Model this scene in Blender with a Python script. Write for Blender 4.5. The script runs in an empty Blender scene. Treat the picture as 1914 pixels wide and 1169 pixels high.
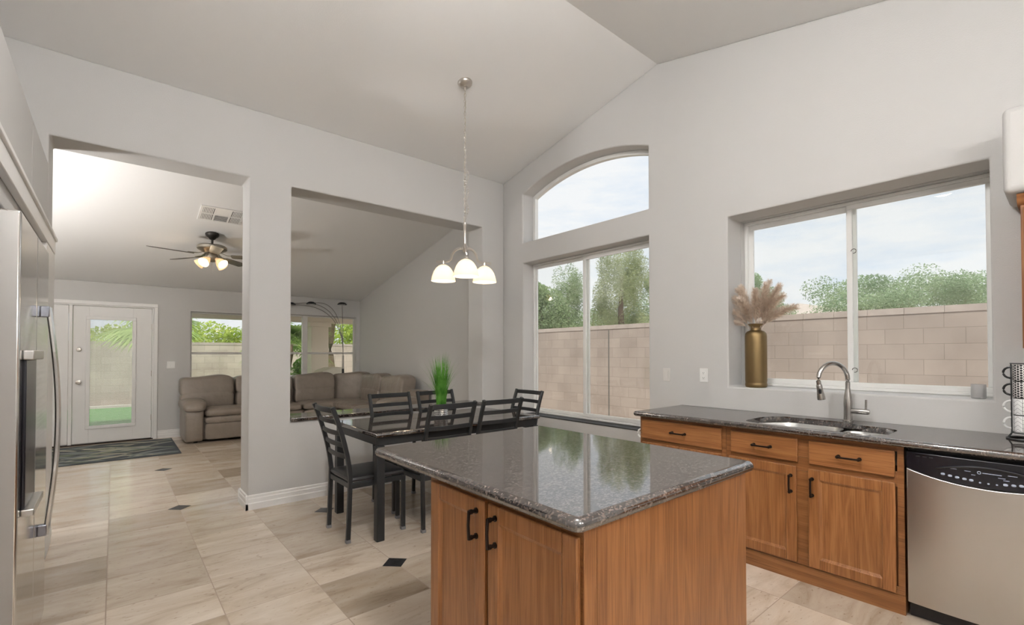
import bpy, bmesh, math, random
from mathutils import Vector, Matrix
R = math.radians
random.seed(7)
S = bpy.context.scene
COL = S.collection

# ------------------------------------------------------------------ camera
F_PX, PX, PY = 887.07, 979.93, 648.34
cd = bpy.data.cameras.new('camera'); cam = bpy.data.objects.new('camera', cd); COL.objects.link(cam)
yaw, pitch, roll = 0.7126, 0.0150, -0.0011
fw = Vector((math.sin(yaw)*math.cos(pitch), math.cos(yaw)*math.cos(pitch), math.sin(pitch)))
rt = Vector((math.cos(yaw), -math.sin(yaw), 0)); up = rt.cross(fw)
r2 = rt*math.cos(roll) + up*math.sin(roll); u2 = -rt*math.sin(roll) + up*math.cos(roll)
M = Matrix.Identity(4)
for i in range(3):
    M[i][0] = r2[i]; M[i][1] = u2[i]; M[i][2] = -fw[i]
M[0][3], M[1][3], M[2][3] = -3.7357, -4.7212, 1.3601
cam.matrix_world = M
cd.sensor_fit = 'HORIZONTAL'; cd.sensor_width = 36
cd.lens = 36*F_PX/1914
cd.shift_x = -(PX-957)/1914
cd.shift_y = (PY-584.5)/1914
cd.clip_start = 0.02; cd.clip_end = 300
S.camera = cam
S.view_settings.view_transform = 'Standard'; S.view_settings.look = 'None'
S.view_settings.gamma = 1; S.view_settings.use_curve_mapping = False
S.view_settings.exposure = 0.0

# ------------------------------------------------------------------ sky
W = bpy.data.worlds.new('sky'); S.world = W; W.use_nodes = True
nt = W.node_tree; nt.nodes.clear()
def wn(t, **k):
    n = nt.nodes.new(t)
    for a, b in k.items(): setattr(n, a, b)
    return n
tc = wn('ShaderNodeTexCoord'); mp = wn('ShaderNodeMapping'); mp.inputs['Scale'].default_value = (1.6, 1.6, 6.0)
nz = wn('ShaderNodeTexNoise'); nz.inputs['Scale'].default_value = 1.9; nz.inputs['Detail'].default_value = 7; nz.inputs['Roughness'].default_value = .6
rp = wn('ShaderNodeValToRGB')
rp.color_ramp.elements[0].position = .34; rp.color_ramp.elements[0].color = (.73, .82, .94, 1)
rp.color_ramp.elements[1].position = .53; rp.color_ramp.elements[1].color = (.93, .945, .97, 1)
bg = wn('ShaderNodeBackground'); bg.inputs['Strength'].default_value = 1.06
wo = wn('ShaderNodeOutputWorld')
L = nt.links.new
L(tc.outputs['Generated'], mp.inputs['Vector']); L(mp.outputs['Vector'], nz.inputs['Vector'])
L(nz.outputs['Fac'], rp.inputs['Fac']); L(rp.outputs['Color'], bg.inputs['Color']); L(bg.outputs['Background'], wo.inputs['Surface'])

# ------------------------------------------------------------------ sun and lamps
def light(name, kind, loc, energy, color=(1, 1, 1), **k):
    d = bpy.data.lights.new(name, kind); d.energy = energy; d.color = color
    for a, b in k.items(): setattr(d, a, b)
    o = bpy.data.objects.new(name, d); o.location = loc; COL.objects.link(o)
    return o
sun = light('sun', 'SUN', (0, 0, 12), 4.4, (1, .95, .87), angle=R(6))
sun.rotation_euler = Vector((.42, .40, -.82)).to_track_quat('-Z', 'Y').to_euler()
# added globe fill lights and torchiere out of view, the chandelier and the fan lamp are built further down with their own light

# ------------------------------------------------------------------ mesh builder
class MB:
    def __init__(s, off=(0, 0, 0)):
        s.v = []; s.f = []; s.m = []; s.off = Vector(off)
    def add(s, vs, fs, mi=0):
        n = len(s.v)
        s.v += [tuple(Vector(p) + s.off) for p in vs]
        for f in fs:
            s.f.append(tuple(i+n for i in f)); s.m.append(mi)
    def box(s, x0, x1, y0, y1, z0, z1, mi=0, rot=None, at=None):
        vs = [(x, y, z) for x in (x0, x1) for y in (y0, y1) for z in (z0, z1)]
        if rot is not None:
            a = Vector(at if at else (0, 0, 0)); vs = [a + rot @ (Vector(p) - a) for p in vs]
        s.add(vs, [(0, 1, 3, 2), (4, 6, 7, 5), (0, 4, 5, 1), (2, 3, 7, 6), (0, 2, 6, 4), (1, 5, 7, 3)], mi)
    def prism(s, poly, axis, a, b, mi=0):
        """poly: 2D outline; axis: extrusion axis; remaining axes in xyz order"""
        def P(p, t):
            q = list(p); q.insert('xyz'.index(axis), t); return q
        n = len(poly)
        vs = [P(p, a) for p in poly] + [P(p, b) for p in poly]
        fs = [tuple(range(n))[::-1], tuple(range(n, 2*n))] + [(i, (i+1) % n, n+(i+1) % n, n+i) for i in range(n)]
        s.add(vs, fs, mi)
    def sweep(s, path, prof, upv=(0, 0, 1), mi=0, closed=False, scale=None, caps=True):
        path = [Vector(p) for p in path]; n = len(path); k = len(prof); vs = []
        for i, p in enumerate(path):
            a = path[(i-1) % n] if (closed or i > 0) else p
            b = path[(i+1) % n] if (closed or i < n-1) else p
            t = (b-a).normalized(); U = Vector(upv)
            if abs(t.dot(U)) > .999: U = Vector((0, 1, 0)) if abs(t.y) < .9 else Vector((1, 0, 0))
            sd = t.cross(U).normalized(); U = sd.cross(t).normalized()
            sc = scale[i] if scale else 1
            for (c, d) in prof: vs.append(p + sd*c*sc + U*d*sc)
        fs = []
        for i in range(n if closed else n-1):
            j = (i+1) % n
            for q in range(k): fs.append((i*k+q, i*k+(q+1) % k, j*k+(q+1) % k, j*k+q))
        if not closed and caps: fs += [tuple(range(k))[::-1], tuple(range((n-1)*k, n*k))]
        s.add(vs, fs, mi)
    def bar(s, path, w, h, upv=(0, 0, 1), mi=0, c=.0):
        w /= 2; h /= 2
        if c: pr = [(-w+c, -h), (w-c, -h), (w, -h+c), (w, h-c), (w-c, h), (-w+c, h), (-w, h-c), (-w, -h+c)]
        else: pr = [(-w, -h), (w, -h), (w, h), (-w, h)]
        s.sweep(path, pr, upv, mi)
    def tube(s, path, r, n=10, mi=0, closed=False, scale=None):
        pr = [(r*math.cos(2*math.pi*i/n), r*math.sin(2*math.pi*i/n)) for i in range(n)]
        s.sweep(path, pr, (0, 0, 1), mi, closed, scale)
    def lathe(s, prof, c=(0, 0, 0), n=32, mi=0, rot=None):
        vs = []; fs = []; c = Vector(c); k = len(prof)
        for (r, z) in prof:
            for i in range(n):
                a = 2*math.pi*i/n; p = Vector((r*math.cos(a), r*math.sin(a), z))
                if rot is not None: p = rot @ p
                vs.append(c+p)
        for j in range(k-1):
            for i in range(n):
                fs.append((j*n+i, j*n+(i+1) % n, (j+1)*n+(i+1) % n, (j+1)*n+i))
        if prof[0][0] > 1e-5: fs.append(tuple(range(n))[::-1])
        if prof[-1][0] > 1e-5: fs.append(tuple(range((k-1)*n, k*n)))
        s.add(vs, fs, mi)
    def puff(s, c, size, e1=.35, e2=.35, rot=None, nu=28, nv=18, mi=0, fn=None):
        """rounded cushion (superellipsoid); size = half sizes"""
        vs = []; c = Vector(c)
        def sp(a, e): return math.copysign(abs(a)**e, a)
        for j in range(nv+1):
            ph = -math.pi/2 + math.pi*j/nv
            for i in range(nu):
                th = 2*math.pi*i/nu
                p = Vector((sp(math.cos(ph), e1)*sp(math.cos(th), e2)*size[0],
                            sp(math.cos(ph), e1)*sp(math.sin(th), e2)*size[1], sp(math.sin(ph), e1)*size[2]))
                if fn: p = fn(p)
                if rot is not None: p = rot @ p
                vs.append(c+p)
        fs = [(j*nu+i, j*nu+(i+1) % nu, (j+1)*nu+(i+1) % nu, (j+1)*nu+i) for j in range(nv) for i in range(nu)]
        s.add(vs, fs, mi)
    def build(s, name, mats, parent=None, loc=None, smooth=40, bevel=0, seg=2, sub=0):
        me = bpy.data.meshes.new(name); me.from_pydata(s.v, [], s.f)
        if not isinstance(mats, (list, tuple)): mats = [mats]
        for m in mats: me.materials.append(m)
        if any(s.m): me.polygons.foreach_set('material_index', s.m)
        bm = bmesh.new(); bm.from_mesh(me)
        if not bevel: bmesh.ops.remove_doubles(bm, verts=bm.verts, dist=1e-6)
        bmesh.ops.recalc_face_normals(bm, faces=bm.faces); bm.to_mesh(me); bm.free()
        if smooth:
            me.polygons.foreach_set('use_smooth', [True]*len(me.polygons)); me.set_sharp_from_angle(angle=R(smooth))
        me.update()
        o = bpy.data.objects.new(name, me); COL.objects.link(o)
        if parent: o.parent = parent
        if loc is not None: o.location = loc
        if bevel:
            b = o.modifiers.new('bevel', 'BEVEL'); b.width = bevel; b.segments = seg; b.limit_method = 'ANGLE'; b.angle_limit = R(40)
            b.harden_normals = False
        if sub:
            d = o.modifiers.new('sub', 'SUBSURF'); d.levels = sub; d.render_levels = sub
        return o

def tag(o, label=None, cat=None, group=None, kind=None):
    if label: o['label'] = label
    if cat: o['category'] = cat
    if group: o['group'] = group
    if kind: o['kind'] = kind
    return o
def thing(name, label, cat, loc=(0, 0, 0), rz=0, group=None):
    o = bpy.data.objects.new(name, None); COL.objects.link(o); o.empty_display_size = .1
    o.location = loc; o.rotation_euler = (0, 0, rz)
    return tag(o, label, cat, group)
def off(loc): return tuple(-c for c in loc)
def kids(o): return [c for c in bpy.data.objects if c.parent == o]
def dup(o, loc=None, rz=None, label=None, parent=None):
    c = o.copy(); COL.objects.link(c)
    if parent is not None: c.parent = parent
    if loc is not None: c.location = loc
    if rz is not None: c.rotation_euler = (0, 0, rz)
    if label: c['label'] = label
    for ch in kids(o): dup(ch, parent=c)
    return c
def struct(o): o['kind'] = 'structure'; return o

# ------------------------------------------------------------------ materials
def NEW(name):
    m = bpy.data.materials.new(name); m.use_nodes = True
    t = m.node_tree; b = t.nodes['Principled BSDF']
    return m, t, b
def N(t, typ, **k):
    n = t.nodes.new(typ)
    for a, b in k.items():
        if a in n.inputs: n.inputs[a].default_value = b
        else: setattr(n, a, b)
    return n
def ramp(t, src, stops, interp='LINEAR'):
    n = t.nodes.new('ShaderNodeValToRGB'); cr = n.color_ramp; cr.interpolation = interp
    while len(cr.elements) < len(stops): cr.elements.new(.5)
    for e, (p, c) in zip(cr.elements, stops): e.position = p; e.color = (*c, 1)
    t.links.new(src, n.inputs['Fac']); return n.outputs['Color']
def coords(t, scale=(1, 1, 1), rot=(0, 0, 0), kind='Object'):
    c = t.nodes.new('ShaderNodeTexCoord'); m = t.nodes.new('ShaderNodeMapping')
    m.inputs['Scale'].default_value = scale; m.inputs['Rotation'].default_value = rot
    t.links.new(c.outputs[kind], m.inputs['Vector']); return m.outputs['Vector']
def bump(t, b, src, strength, dist=.01):
    n = t.nodes.new('ShaderNodeBump'); n.inputs['Strength'].default_value = strength; n.inputs['Distance'].default_value = dist
    t.links.new(src, n.inputs['Height']); t.links.new(n.outputs['Normal'], b.inputs['Normal'])
def mat(name, col, rough=.5, metal=0, nscale=0, nstr=.1, var=0, ndist=.01, spec=None, vscale=None):
    m, t, b = NEW(name)
    b.inputs['Base Color'].default_value = (*col, 1); b.inputs['Roughness'].default_value = rough; b.inputs['Metallic'].default_value = metal
    if spec is not None: b.inputs['Specular IOR Level'].default_value = spec
    if nscale:
        n = N(t, 'ShaderNodeTexNoise', Scale=nscale, Detail=3.0); t.links.new(coords(t), n.inputs['Vector'])
        bump(t, b, n.outputs['Fac'], nstr, ndist)
    if var:
        n = N(t, 'ShaderNodeTexNoise', Scale=vscale or 3.0, Detail=4.0); t.links.new(coords(t), n.inputs['Vector'])
        lo = tuple(c*(1-var) for c in col); hi = tuple(min(1, c*(1+var)) for c in col)
        t.links.new(ramp(t, n.outputs['Fac'], [(.3, lo), (.7, hi)]), b.inputs['Base Color'])
    return m
def brushed(name, col, rough=.3, scale=(2, 2, 300), amt=.12):
    m, t, b = NEW(name); b.inputs['Metallic'].default_value = 1; b.inputs['Base Color'].default_value = (*col, 1)
    n = N(t, 'ShaderNodeTexNoise', Scale=1.0, Detail=2.0); t.links.new(coords(t, scale), n.inputs['Vector'])
    r = N(t, 'ShaderNodeMapRange'); r.inputs['To Min'].default_value = rough-amt*.5; r.inputs['To Max'].default_value = rough+amt*.5
    t.links.new(n.outputs['Fac'], r.inputs['Value']); t.links.new(r.outputs['Result'], b.inputs['Roughness'])
    return m
def oak(name, axis, tone=1.0):
    m, t, b = NEW(name)
    lo = [9.0, 9.0, 9.0]; lo['xyz'.index(axis)] = .75
    n = N(t, 'ShaderNodeTexNoise', Scale=1.0, Detail=5.0, Distortion=1.1); t.links.new(coords(t, lo), n.inputs['Vector'])
    w = N(t, 'ShaderNodeMath', operation='MULTIPLY'); w.inputs[1].default_value = 9.0; t.links.new(n.outputs['Fac'], w.inputs[0])
    fr = N(t, 'ShaderNodeMath', operation='PINGPONG'); fr.inputs[1].default_value = 1.0; t.links.new(w.outputs[0], fr.inputs[0])
    c1 = ramp(t, fr.outputs[0], [(0, (.25*tone, .100*tone, .031*tone)), (.55, (.305*tone, .126*tone, .041*tone)), (1, (.35*tone, .150*tone, .052*tone))])
    hi = [210.0, 210.0, 210.0]; hi['xyz'.index(axis)] = 5.0
    p = N(t, 'ShaderNodeTexNoise', Scale=1.0, Detail=2.0); t.links.new(coords(t, hi), p.inputs['Vector'])
    c2 = ramp(t, p.outputs['Fac'], [(.36, (.66, .60, .55)), (.5, (1, 1, 1))])
    mx = N(t, 'ShaderNodeMix', data_type='RGBA', blend_type='MULTIPLY'); mx.inputs[0].default_value = .75
    t.links.new(c1, mx.inputs[6]); t.links.new(c2, mx.inputs[7]); t.links.new(mx.outputs[2], b.inputs['Base Color'])
    b.inputs['Roughness'].default_value = .36
    bump(t, b, p.outputs['Fac'], .12, .002)
    return m
def granite(name, stops=[(.45, (.009, .007, .0065)), (.72, (.028, .021, .019)), (.90, (.062, .046, .039)), (1.05, (.16, .125, .11))]):
    m, t, b = NEW(name)
    v = N(t, 'ShaderNodeTexVoronoi', Scale=150.0); t.links.new(coords(t, (1, 1.4, 1)), v.inputs['Vector'])
    s = N(t, 'ShaderNodeSeparateColor'); t.links.new(v.outputs['Color'], s.inputs[0])
    n = N(t, 'ShaderNodeTexNoise', Scale=45.0, Detail=6.0, Roughness=.7); t.links.new(coords(t), n.inputs['Vector'])
    a = N(t, 'ShaderNodeMath', operation='MULTIPLY_ADD'); a.inputs[1].default_value = .55
    t.links.new(s.outputs[0], a.inputs[0]); t.links.new(n.outputs['Fac'], a.inputs[2])
    c = ramp(t, a.outputs[0], stops)
    t.links.new(c, b.inputs['Base Color']); b.inputs['Roughness'].default_value = .05; b.inputs['IOR'].default_value = 2.5
    return m
def travertine():
    m, t, b = NEW('travertine_tiles')
    tcn = N(t, 'ShaderNodeTexCoord'); sx = N(t, 'ShaderNodeSeparateXYZ'); t.links.new(tcn.outputs['Object'], sx.inputs[0])
    def mth(op, a, bb, c=None):
        q = N(t, 'ShaderNodeMath', operation=op)
        for i, val in enumerate((a, bb, c)):
            if val is None: continue
            if isinstance(val, (int, float)): q.inputs[i].default_value = val
            else: t.links.new(val, q.inputs[i])
        return q.outputs[0]
    U = mth('DIVIDE', mth('ADD', sx.outputs[0], 2.338+47.3), .473)
    V = mth('DIVIDE', mth('ADD', sx.outputs[1], .44+45.7), .457)
    iu = mth('FLOOR', U, 0); iv = mth('FLOOR', V, 0)
    fu = mth('PINGPONG', U, .5); fv = mth('PINGPONG', V, .5)
    ed = mth('MINIMUM', fu, fv)
    cid = N(t, 'ShaderNodeCombineXYZ'); t.links.new(iu, cid.inputs[0]); t.links.new(iv, cid.inputs[1])
    wnz = N(t, 'ShaderNodeTexWhiteNoise'); t.links.new(cid.outputs[0], wnz.inputs['Vector'])
    # veins run along x, shifted per tile
    mpn = N(t, 'ShaderNodeMapping'); mpn.inputs['Scale'].default_value = (2.0, 7.0, 1)
    ad = N(t, 'ShaderNodeVectorMath', operation='MULTIPLY_ADD'); ad.inputs[1].default_value = (9, 9, 9)
    t.links.new(wnz.outputs['Color'], ad.inputs[0]); t.links.new(tcn.outputs['Object'], ad.inputs[2])
    t.links.new(ad.outputs[0], mpn.inputs['Vector'])
    n1 = N(t, 'ShaderNodeTexNoise', Scale=1.0, Detail=6.0, Roughness=.62, Distortion=.6); t.links.new(mpn.outputs[0], n1.inputs['Vector'])
    c1 = ramp(t, n1.outputs['Fac'], [(.27, (.40, .315, .235)), (.45, (.59, .50, .405)), (.70, (.72, .64, .55))])
    tint = ramp(t, wnz.outputs['Value'], [(0, (.62, .58, .53)), (.30, (.84, .82, .79)), (1, (1.08, 1.07, 1.06))])
    mx = N(t, 'ShaderNodeMix', data_type='RGBA', blend_type='MULTIPLY'); mx.inputs[0].default_value = 1
    t.links.new(c1, mx.inputs[6]); t.links.new(tint, mx.inputs[7])
    mp2 = N(t, 'ShaderNodeMapping'); mp2.inputs['Scale'].default_value = (26, 60, 1); t.links.new(ad.outputs[0], mp2.inputs['Vector'])
    n2 = N(t, 'ShaderNodeTexNoise', Scale=1.0, Detail=3.0); t.links.new(mp2.outputs[0], n2.inputs['Vector'])
    pit = ramp(t, n2.outputs['Fac'], [(.28, (.62, .55, .50)), (.36, (1, 1, 1))])
    mx2 = N(t, 'ShaderNodeMix', data_type='RGBA', blend_type='MULTIPLY'); mx2.inputs[0].default_value = .8
    t.links.new(mx.outputs[2], mx2.inputs[6]); t.links.new(pit, mx2.inputs[7])
    g = N(t, 'ShaderNodeMath', operation='LESS_THAN'); t.links.new(ed, g.inputs[0]); g.inputs[1].default_value = .0052
    mx3 = N(t, 'ShaderNodeMix', data_type='RGBA'); t.links.new(g.outputs[0], mx3.inputs[0])
    t.links.new(mx2.outputs[2], mx3.inputs[6]); mx3.inputs[7].default_value = (.33, .25, .19, 1)
    t.links.new(mx3.outputs[2], b.inputs['Base Color'])
    rg = N(t, 'ShaderNodeMapRange'); rg.inputs['From Min'].default_value = .3; rg.inputs['From Max'].default_value = .7
    rg.inputs['To Min'].default_value = .20; rg.inputs['To Max'].default_value = .12
    t.links.new(n1.outputs['Fac'], rg.inputs['Value'])
    rr = N(t, 'ShaderNodeMath', operation='MULTIPLY_ADD'); t.links.new(g.outputs[0], rr.inputs[0]); rr.inputs[1].default_value = .5
    t.links.new(rg.outputs[0], rr.inputs[2]); t.links.new(rr.outputs[0], b.inputs['Roughness'])
    b.inputs['Specular IOR Level'].default_value = .55
    return m
def glass(name, tint=(.97, .98, .97), ior=1.5, rough=0.0, alpha=0.0, haze=(.8, .8, .8)):
    m = bpy.data.materials.new(name); m.use_nodes = True; t = m.node_tree; t.nodes.clear()
    o = N(t, 'ShaderNodeOutputMaterial'); tr = N(t, 'ShaderNodeBsdfTransparent'); tr.inputs[0].default_value = (*tint, 1)
    gl = N(t, 'ShaderNodeBsdfGlossy'); gl.inputs['Roughness'].default_value = rough
    lw = N(t, 'ShaderNodeLayerWeight'); pw = N(t, 'ShaderNodeMath', operation='POWER'); t.links.new(lw.outputs['Facing'], pw.inputs[0]); pw.inputs[1].default_value = 5
    fr = N(t, 'ShaderNodeMath', operation='MULTIPLY_ADD'); t.links.new(pw.outputs[0], fr.inputs[0]); fr.inputs[1].default_value = .96; fr.inputs[2].default_value = .04
    mx = N(t, 'ShaderNodeMixShader'); t.links.new(fr.outputs[0], mx.inputs[0]); t.links.new(tr.outputs[0], mx.inputs[1]); t.links.new(gl.outputs[0], mx.inputs[2])
    last = mx.outputs[0]
    if alpha:
        df = N(t, 'ShaderNodeBsdfDiffuse'); df.inputs[0].default_value = (*haze, 1)
        m2 = N(t, 'ShaderNodeMixShader'); m2.inputs[0].default_value = alpha
        t.links.new(last, m2.inputs[1]); t.links.new(df.outputs[0], m2.inputs[2]); last = m2.outputs[0]
    t.links.new(last, o.inputs['Surface']); return m
def glow(name, col, strength, body=(.9, .85, .75), trans=.5):
    """lit frosted glass: diffuse + translucent, with the light of the bulb in it"""
    m = bpy.data.materials.new(name); m.use_nodes = True; t = m.node_tree; t.nodes.clear()
    o = N(t, 'ShaderNodeOutputMaterial'); d = N(t, 'ShaderNodeBsdfDiffuse'); d.inputs[0].default_value = (*body, 1)
    tl = N(t, 'ShaderNodeBsdfTranslucent'); tl.inputs[0].default_value = (*body, 1)
    mx = N(t, 'ShaderNodeMixShader'); mx.inputs[0].default_value = trans
    t.links.new(d.outputs[0], mx.inputs[1]); t.links.new(tl.outputs[0], mx.inputs[2])
    e = N(t, 'ShaderNodeEmission'); e.inputs[0].default_value = (*col, 1); e.inputs[1].default_value = strength
    a = N(t, 'ShaderNodeAddShader'); t.links.new(mx.outputs[0], a.inputs[0]); t.links.new(e.outputs[0], a.inputs[1])
    t.links.new(a.outputs[0], o.inputs['Surface']); return m
def leafy(name, lo, hi, trans=.35, scale=2.5):
    m = bpy.data.materials.new(name); m.use_nodes = True; t = m.node_tree; t.nodes.clear()
    o = N(t, 'ShaderNodeOutputMaterial')
    n = N(t, 'ShaderNodeTexNoise', Scale=scale, Detail=5.0); t.links.new(coords(t), n.inputs['Vector'])
    c = ramp(t, n.outputs['Fac'], [(.3, lo), (.7, hi)])
    d = N(t, 'ShaderNodeBsdfDiffuse'); tl = N(t, 'ShaderNodeBsdfTranslucent')
    t.links.new(c, d.inputs[0]); t.links.new(c, tl.inputs[0])
    mx = N(t, 'ShaderNodeMixShader'); mx.inputs[0].default_value = trans
    t.links.new(d.outputs[0], mx.inputs[1]); t.links.new(tl.outputs[0], mx.inputs[2]); t.links.new(mx.outputs[0], o.inputs['Surface'])
    return m
def blocks(name, plane, base=(.46, .39, .35)):
    m, t, b = NEW(name)
    tcn = N(t, 'ShaderNodeTexCoord'); sx = N(t, 'ShaderNodeSeparateXYZ'); cb = N(t, 'ShaderNodeCombineXYZ')
    t.links.new(tcn.outputs['Object'], sx.inputs[0])
    t.links.new(sx.outputs[1 if plane == 'x' else 0], cb.inputs[0]); t.links.new(sx.outputs[2], cb.inputs[1])
    br = N(t, 'ShaderNodeTexBrick', Scale=1.0)
    br.inputs['Brick Width'].default_value = .406; br.inputs['Row Height'].default_value = .203
    br.inputs['Mortar Size'].default_value = .004; br.inputs['Mortar Smooth'].default_value = .3; br.inputs['Bias'].default_value = 0
    br.inputs['Color1'].default_value = (*base, 1); br.inputs['Color2'].default_value = (*[c*.86 for c in base], 1)
    br.inputs['Mortar'].default_value = (*[c*.62 for c in base], 1)
    t.links.new(cb.outputs[0], br.inputs['Vector'])
    n = N(t, 'ShaderNodeTexNoise', Scale=1.4, Detail=6.0); t.links.new(tcn.outputs['Object'], n.inputs['Vector'])
    st = ramp(t, n.outputs['Fac'], [(.3, (.82, .80, .79)), (.6, (1.04, 1.03, 1.02))])
    mx = N(t, 'ShaderNodeMix', data_type='RGBA', blend_type='MULTIPLY'); mx.inputs[0].default_value = 1
    t.links.new(br.outputs['Color'], mx.inputs[6]); t.links.new(st, mx.inputs[7]); t.links.new(mx.outputs[2], b.inputs['Base Color'])
    b.inputs['Roughness'].default_value = .9; b.inputs['Specular IOR Level'].default_value = .1
    return m

PAINT = mat('greige_wall_paint', (.572, .564, .552), .62, nscale=130, nstr=.16, ndist=.006, spec=.3)
CEIL = mat('white_ceiling_paint', (.84, .835, .825), .75, nscale=110, nstr=.12, ndist=.005, spec=.2)
TRIM = mat('white_trim_paint', (.80, .79, .775), .35, nscale=40, nstr=.02)
VINYL = mat('white_window_vinyl', (.82, .82, .80), .35, var=.03)
FLOOR = travertine()
BLACKT = mat('black_marble_inset', (.03, .03, .032), .15, var=.5, vscale=30)
GRAN = granite('brown_granite')
DSTONE = granite('dark_table_stone', [(.40, (.006, .006, .006)), (.75, (.014, .012, .011)), (.92, (.05, .036, .03)), (1.0, (.14, .10, .085))])
OAKV, OAKX, OAKY = oak('oak_upright', 'z'), oak('oak_along_x', 'x'), oak('oak_along_y', 'y')
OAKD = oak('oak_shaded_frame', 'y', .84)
STEEL = brushed('stainless_steel', (.60, .585, .565), .33, (300, 300, 2))
STEELP = brushed('polished_stainless', (.66, .65, .635), .12, (2, 2, 90), .08)
SINKM = brushed('satin_sink_steel', (.70, .70, .69), .32, (30, 30, 30), .03)
NICKEL = brushed('brushed_nickel', (.60, .565, .52), .28, (60, 60, 60), .02)
FAUC = brushed('faucet_nickel', (.50, .48, .46), .25, (60, 60, 60), .02)
BRONZE = mat('dark_bronze', (.028, .018, .014), .38, .7, nscale=60, nstr=.04)
BLKMET = mat('charcoal_metal', (.028, .030, .032), .42, .35, nscale=300, nstr=.05)
GREYCAP = mat('grey_foot_cap', (.22, .22, .23), .5, nscale=50)
LEATH = mat('black_leatherette', (.018, .018, .019), .36, nscale=220, nstr=.12)
SOFA = mat('taupe_leather', (.245, .205, .170), .36, nscale=9, nstr=.45, ndist=.03, var=.10, vscale=6)
PLAST = mat('white_plastic', (.82, .82, .80), .4, nscale=20, nstr=.01)
GPLAST = mat('painted_plate', (.66, .64, .61), .4, nscale=20, nstr=.01)
DARKP = mat('black_plastic', (.008, .008, .012), .25, nscale=20, nstr=.01)
SLOT = mat('dark_slot', (.01, .01, .01), .7, nscale=20, nstr=.01)
MARK = mat('pale_panel_print', (.42, .47, .58), .5, nscale=20, nstr=.01)
BULB = glow('lit_bulb', (1, .80, .52), 14, (1, 1, 1), .2)
SHADE = glow('alabaster_shade', (1, .80, .58), .17, (.80, .74, .66), .5)
FSHADE = glow('fan_lamp_shade', (1, .80, .58), .05, (.64, .56, .46), .4)
GLASS = glass('window_glass', alpha=.035, haze=(.85, .85, .85))
GLASSD = glass('hazy_door_glass', (.96, .98, .97), alpha=.22, haze=(.9, .9, .9))
BRASS = brushed('aged_brass', (.235, .165, .080), .46, (60, 60, 4), .1)
PAMPAS = leafy('pampas_plume', (.78, .66, .56), (.95, .87, .78), .45, 30)
GRASS = leafy('green_grass_blades', (.045, .19, .022), (.22, .50, .10), .4, 12)
# ================================================================== THE SETTING
def cz(y): return 3.5265-.2155*y if y > -2.26 else 4.0136+.222*(y+2.26)

def wall_with_holes(name, m, axis, a, b, outer, holes, bevel=.012):
    """flat slab from axis=a (room face) to axis=b, outline and holes in the two remaining axes"""
    bm = bmesh.new(); k = 'xyz'.index(axis)
    def P(p, t):
        q = list(p); q.insert(k, t); return q
    loops = [outer]+holes; front = []; back = []
    for lp in loops:
        front.append([bm.verts.new(P(p, a)) for p in lp]); back.append([bm.verts.new(P(p, b)) for p in lp])
    for side in (front, back):
        es = []
        for lp in side:
            for i in range(len(lp)): es.append(bm.edges.new((lp[i], lp[(i+1) % len(lp)])))
        bmesh.ops.triangle_fill(bm, use_beauty=True, use_dissolve=False, edges=es)
    for f_, b_ in zip(front, back):
        n = len(f_)
        for i in range(n): bm.faces.new((f_[i], f_[(i+1) % n], b_[(i+1) % n], b_[i]))
    bmesh.ops.dissolve_limit(bm, angle_limit=R(1), verts=bm.verts, edges=bm.edges)
    bmesh.ops.triangulate(bm, faces=[f for f in bm.faces if len(f.verts) > 4])
    bmesh.ops.recalc_face_normals(bm, faces=bm.faces)
    me = bpy.data.meshes.new(name); bm.to_mesh(me); bm.free(); me.materials.append(m)
    me.polygons.foreach_set('use_smooth', [True]*len(me.polygons)); me.set_sharp_from_angle(angle=R(30))
    o = bpy.data.objects.new(name, me); COL.objects.link(o)
    if bevel:
        bv = o.modifiers.new('bevel', 'BEVEL'); bv.width = bevel; bv.segments = 3; bv.limit_method = 'ANGLE'; bv.angle_limit = R(45)
    return struct(o)

def rect(y0, y1, z0, z1): return [(y0, z0), (y1, z0), (y1, z1), (y0, z1)]
def frame_rect(b, axis, a0, a1, u0, u1, v0, v1, w):
    """rectangular frame: axis 'x' -> u=y, v=z ; axis 'y' -> u=x, v=z"""
    for (p, q, r, s) in ((u0, u1, v0, v0+w), (u0, u1, v1-w, v1), (u0, u0+w, v0+w, v1-w), (u1-w, u1, v0+w, v1-w)):
        if axis == 'x': b.box(a0, a1, p, q, r, s)
        else: b.box(p, q, a0, a1, r, s)
D = 4.95                                    # far wall of the family room
# --- floor with dark corner insets
fm = MB(); fm.box(-6.2, .36, -7.6, D+.25, -.12, 0)
for (x, y) in ((-2.338, -1.811), (-2.338, -.44), (-3.284, .474), (-3.284, 2.302)):
    h = .086; fm.add([(x-h, y, .0006), (x, y-h, .0006), (x+h, y, .0006), (x, y+h, .0006)], [(0, 1, 2, 3)], 1)
struct(fm.build('floor', [FLOOR, BLACKT]))
# --- vaulted ceiling
cm = MB()
ys = [-7.6, -2.26, D+.25]
cm.prism([(y, cz(y)) for y in ys]+[(y, cz(y)+.15) for y in reversed(ys)], 'x', -6.2, .36)
struct(cm.build('ceiling', CEIL, smooth=0))
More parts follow.
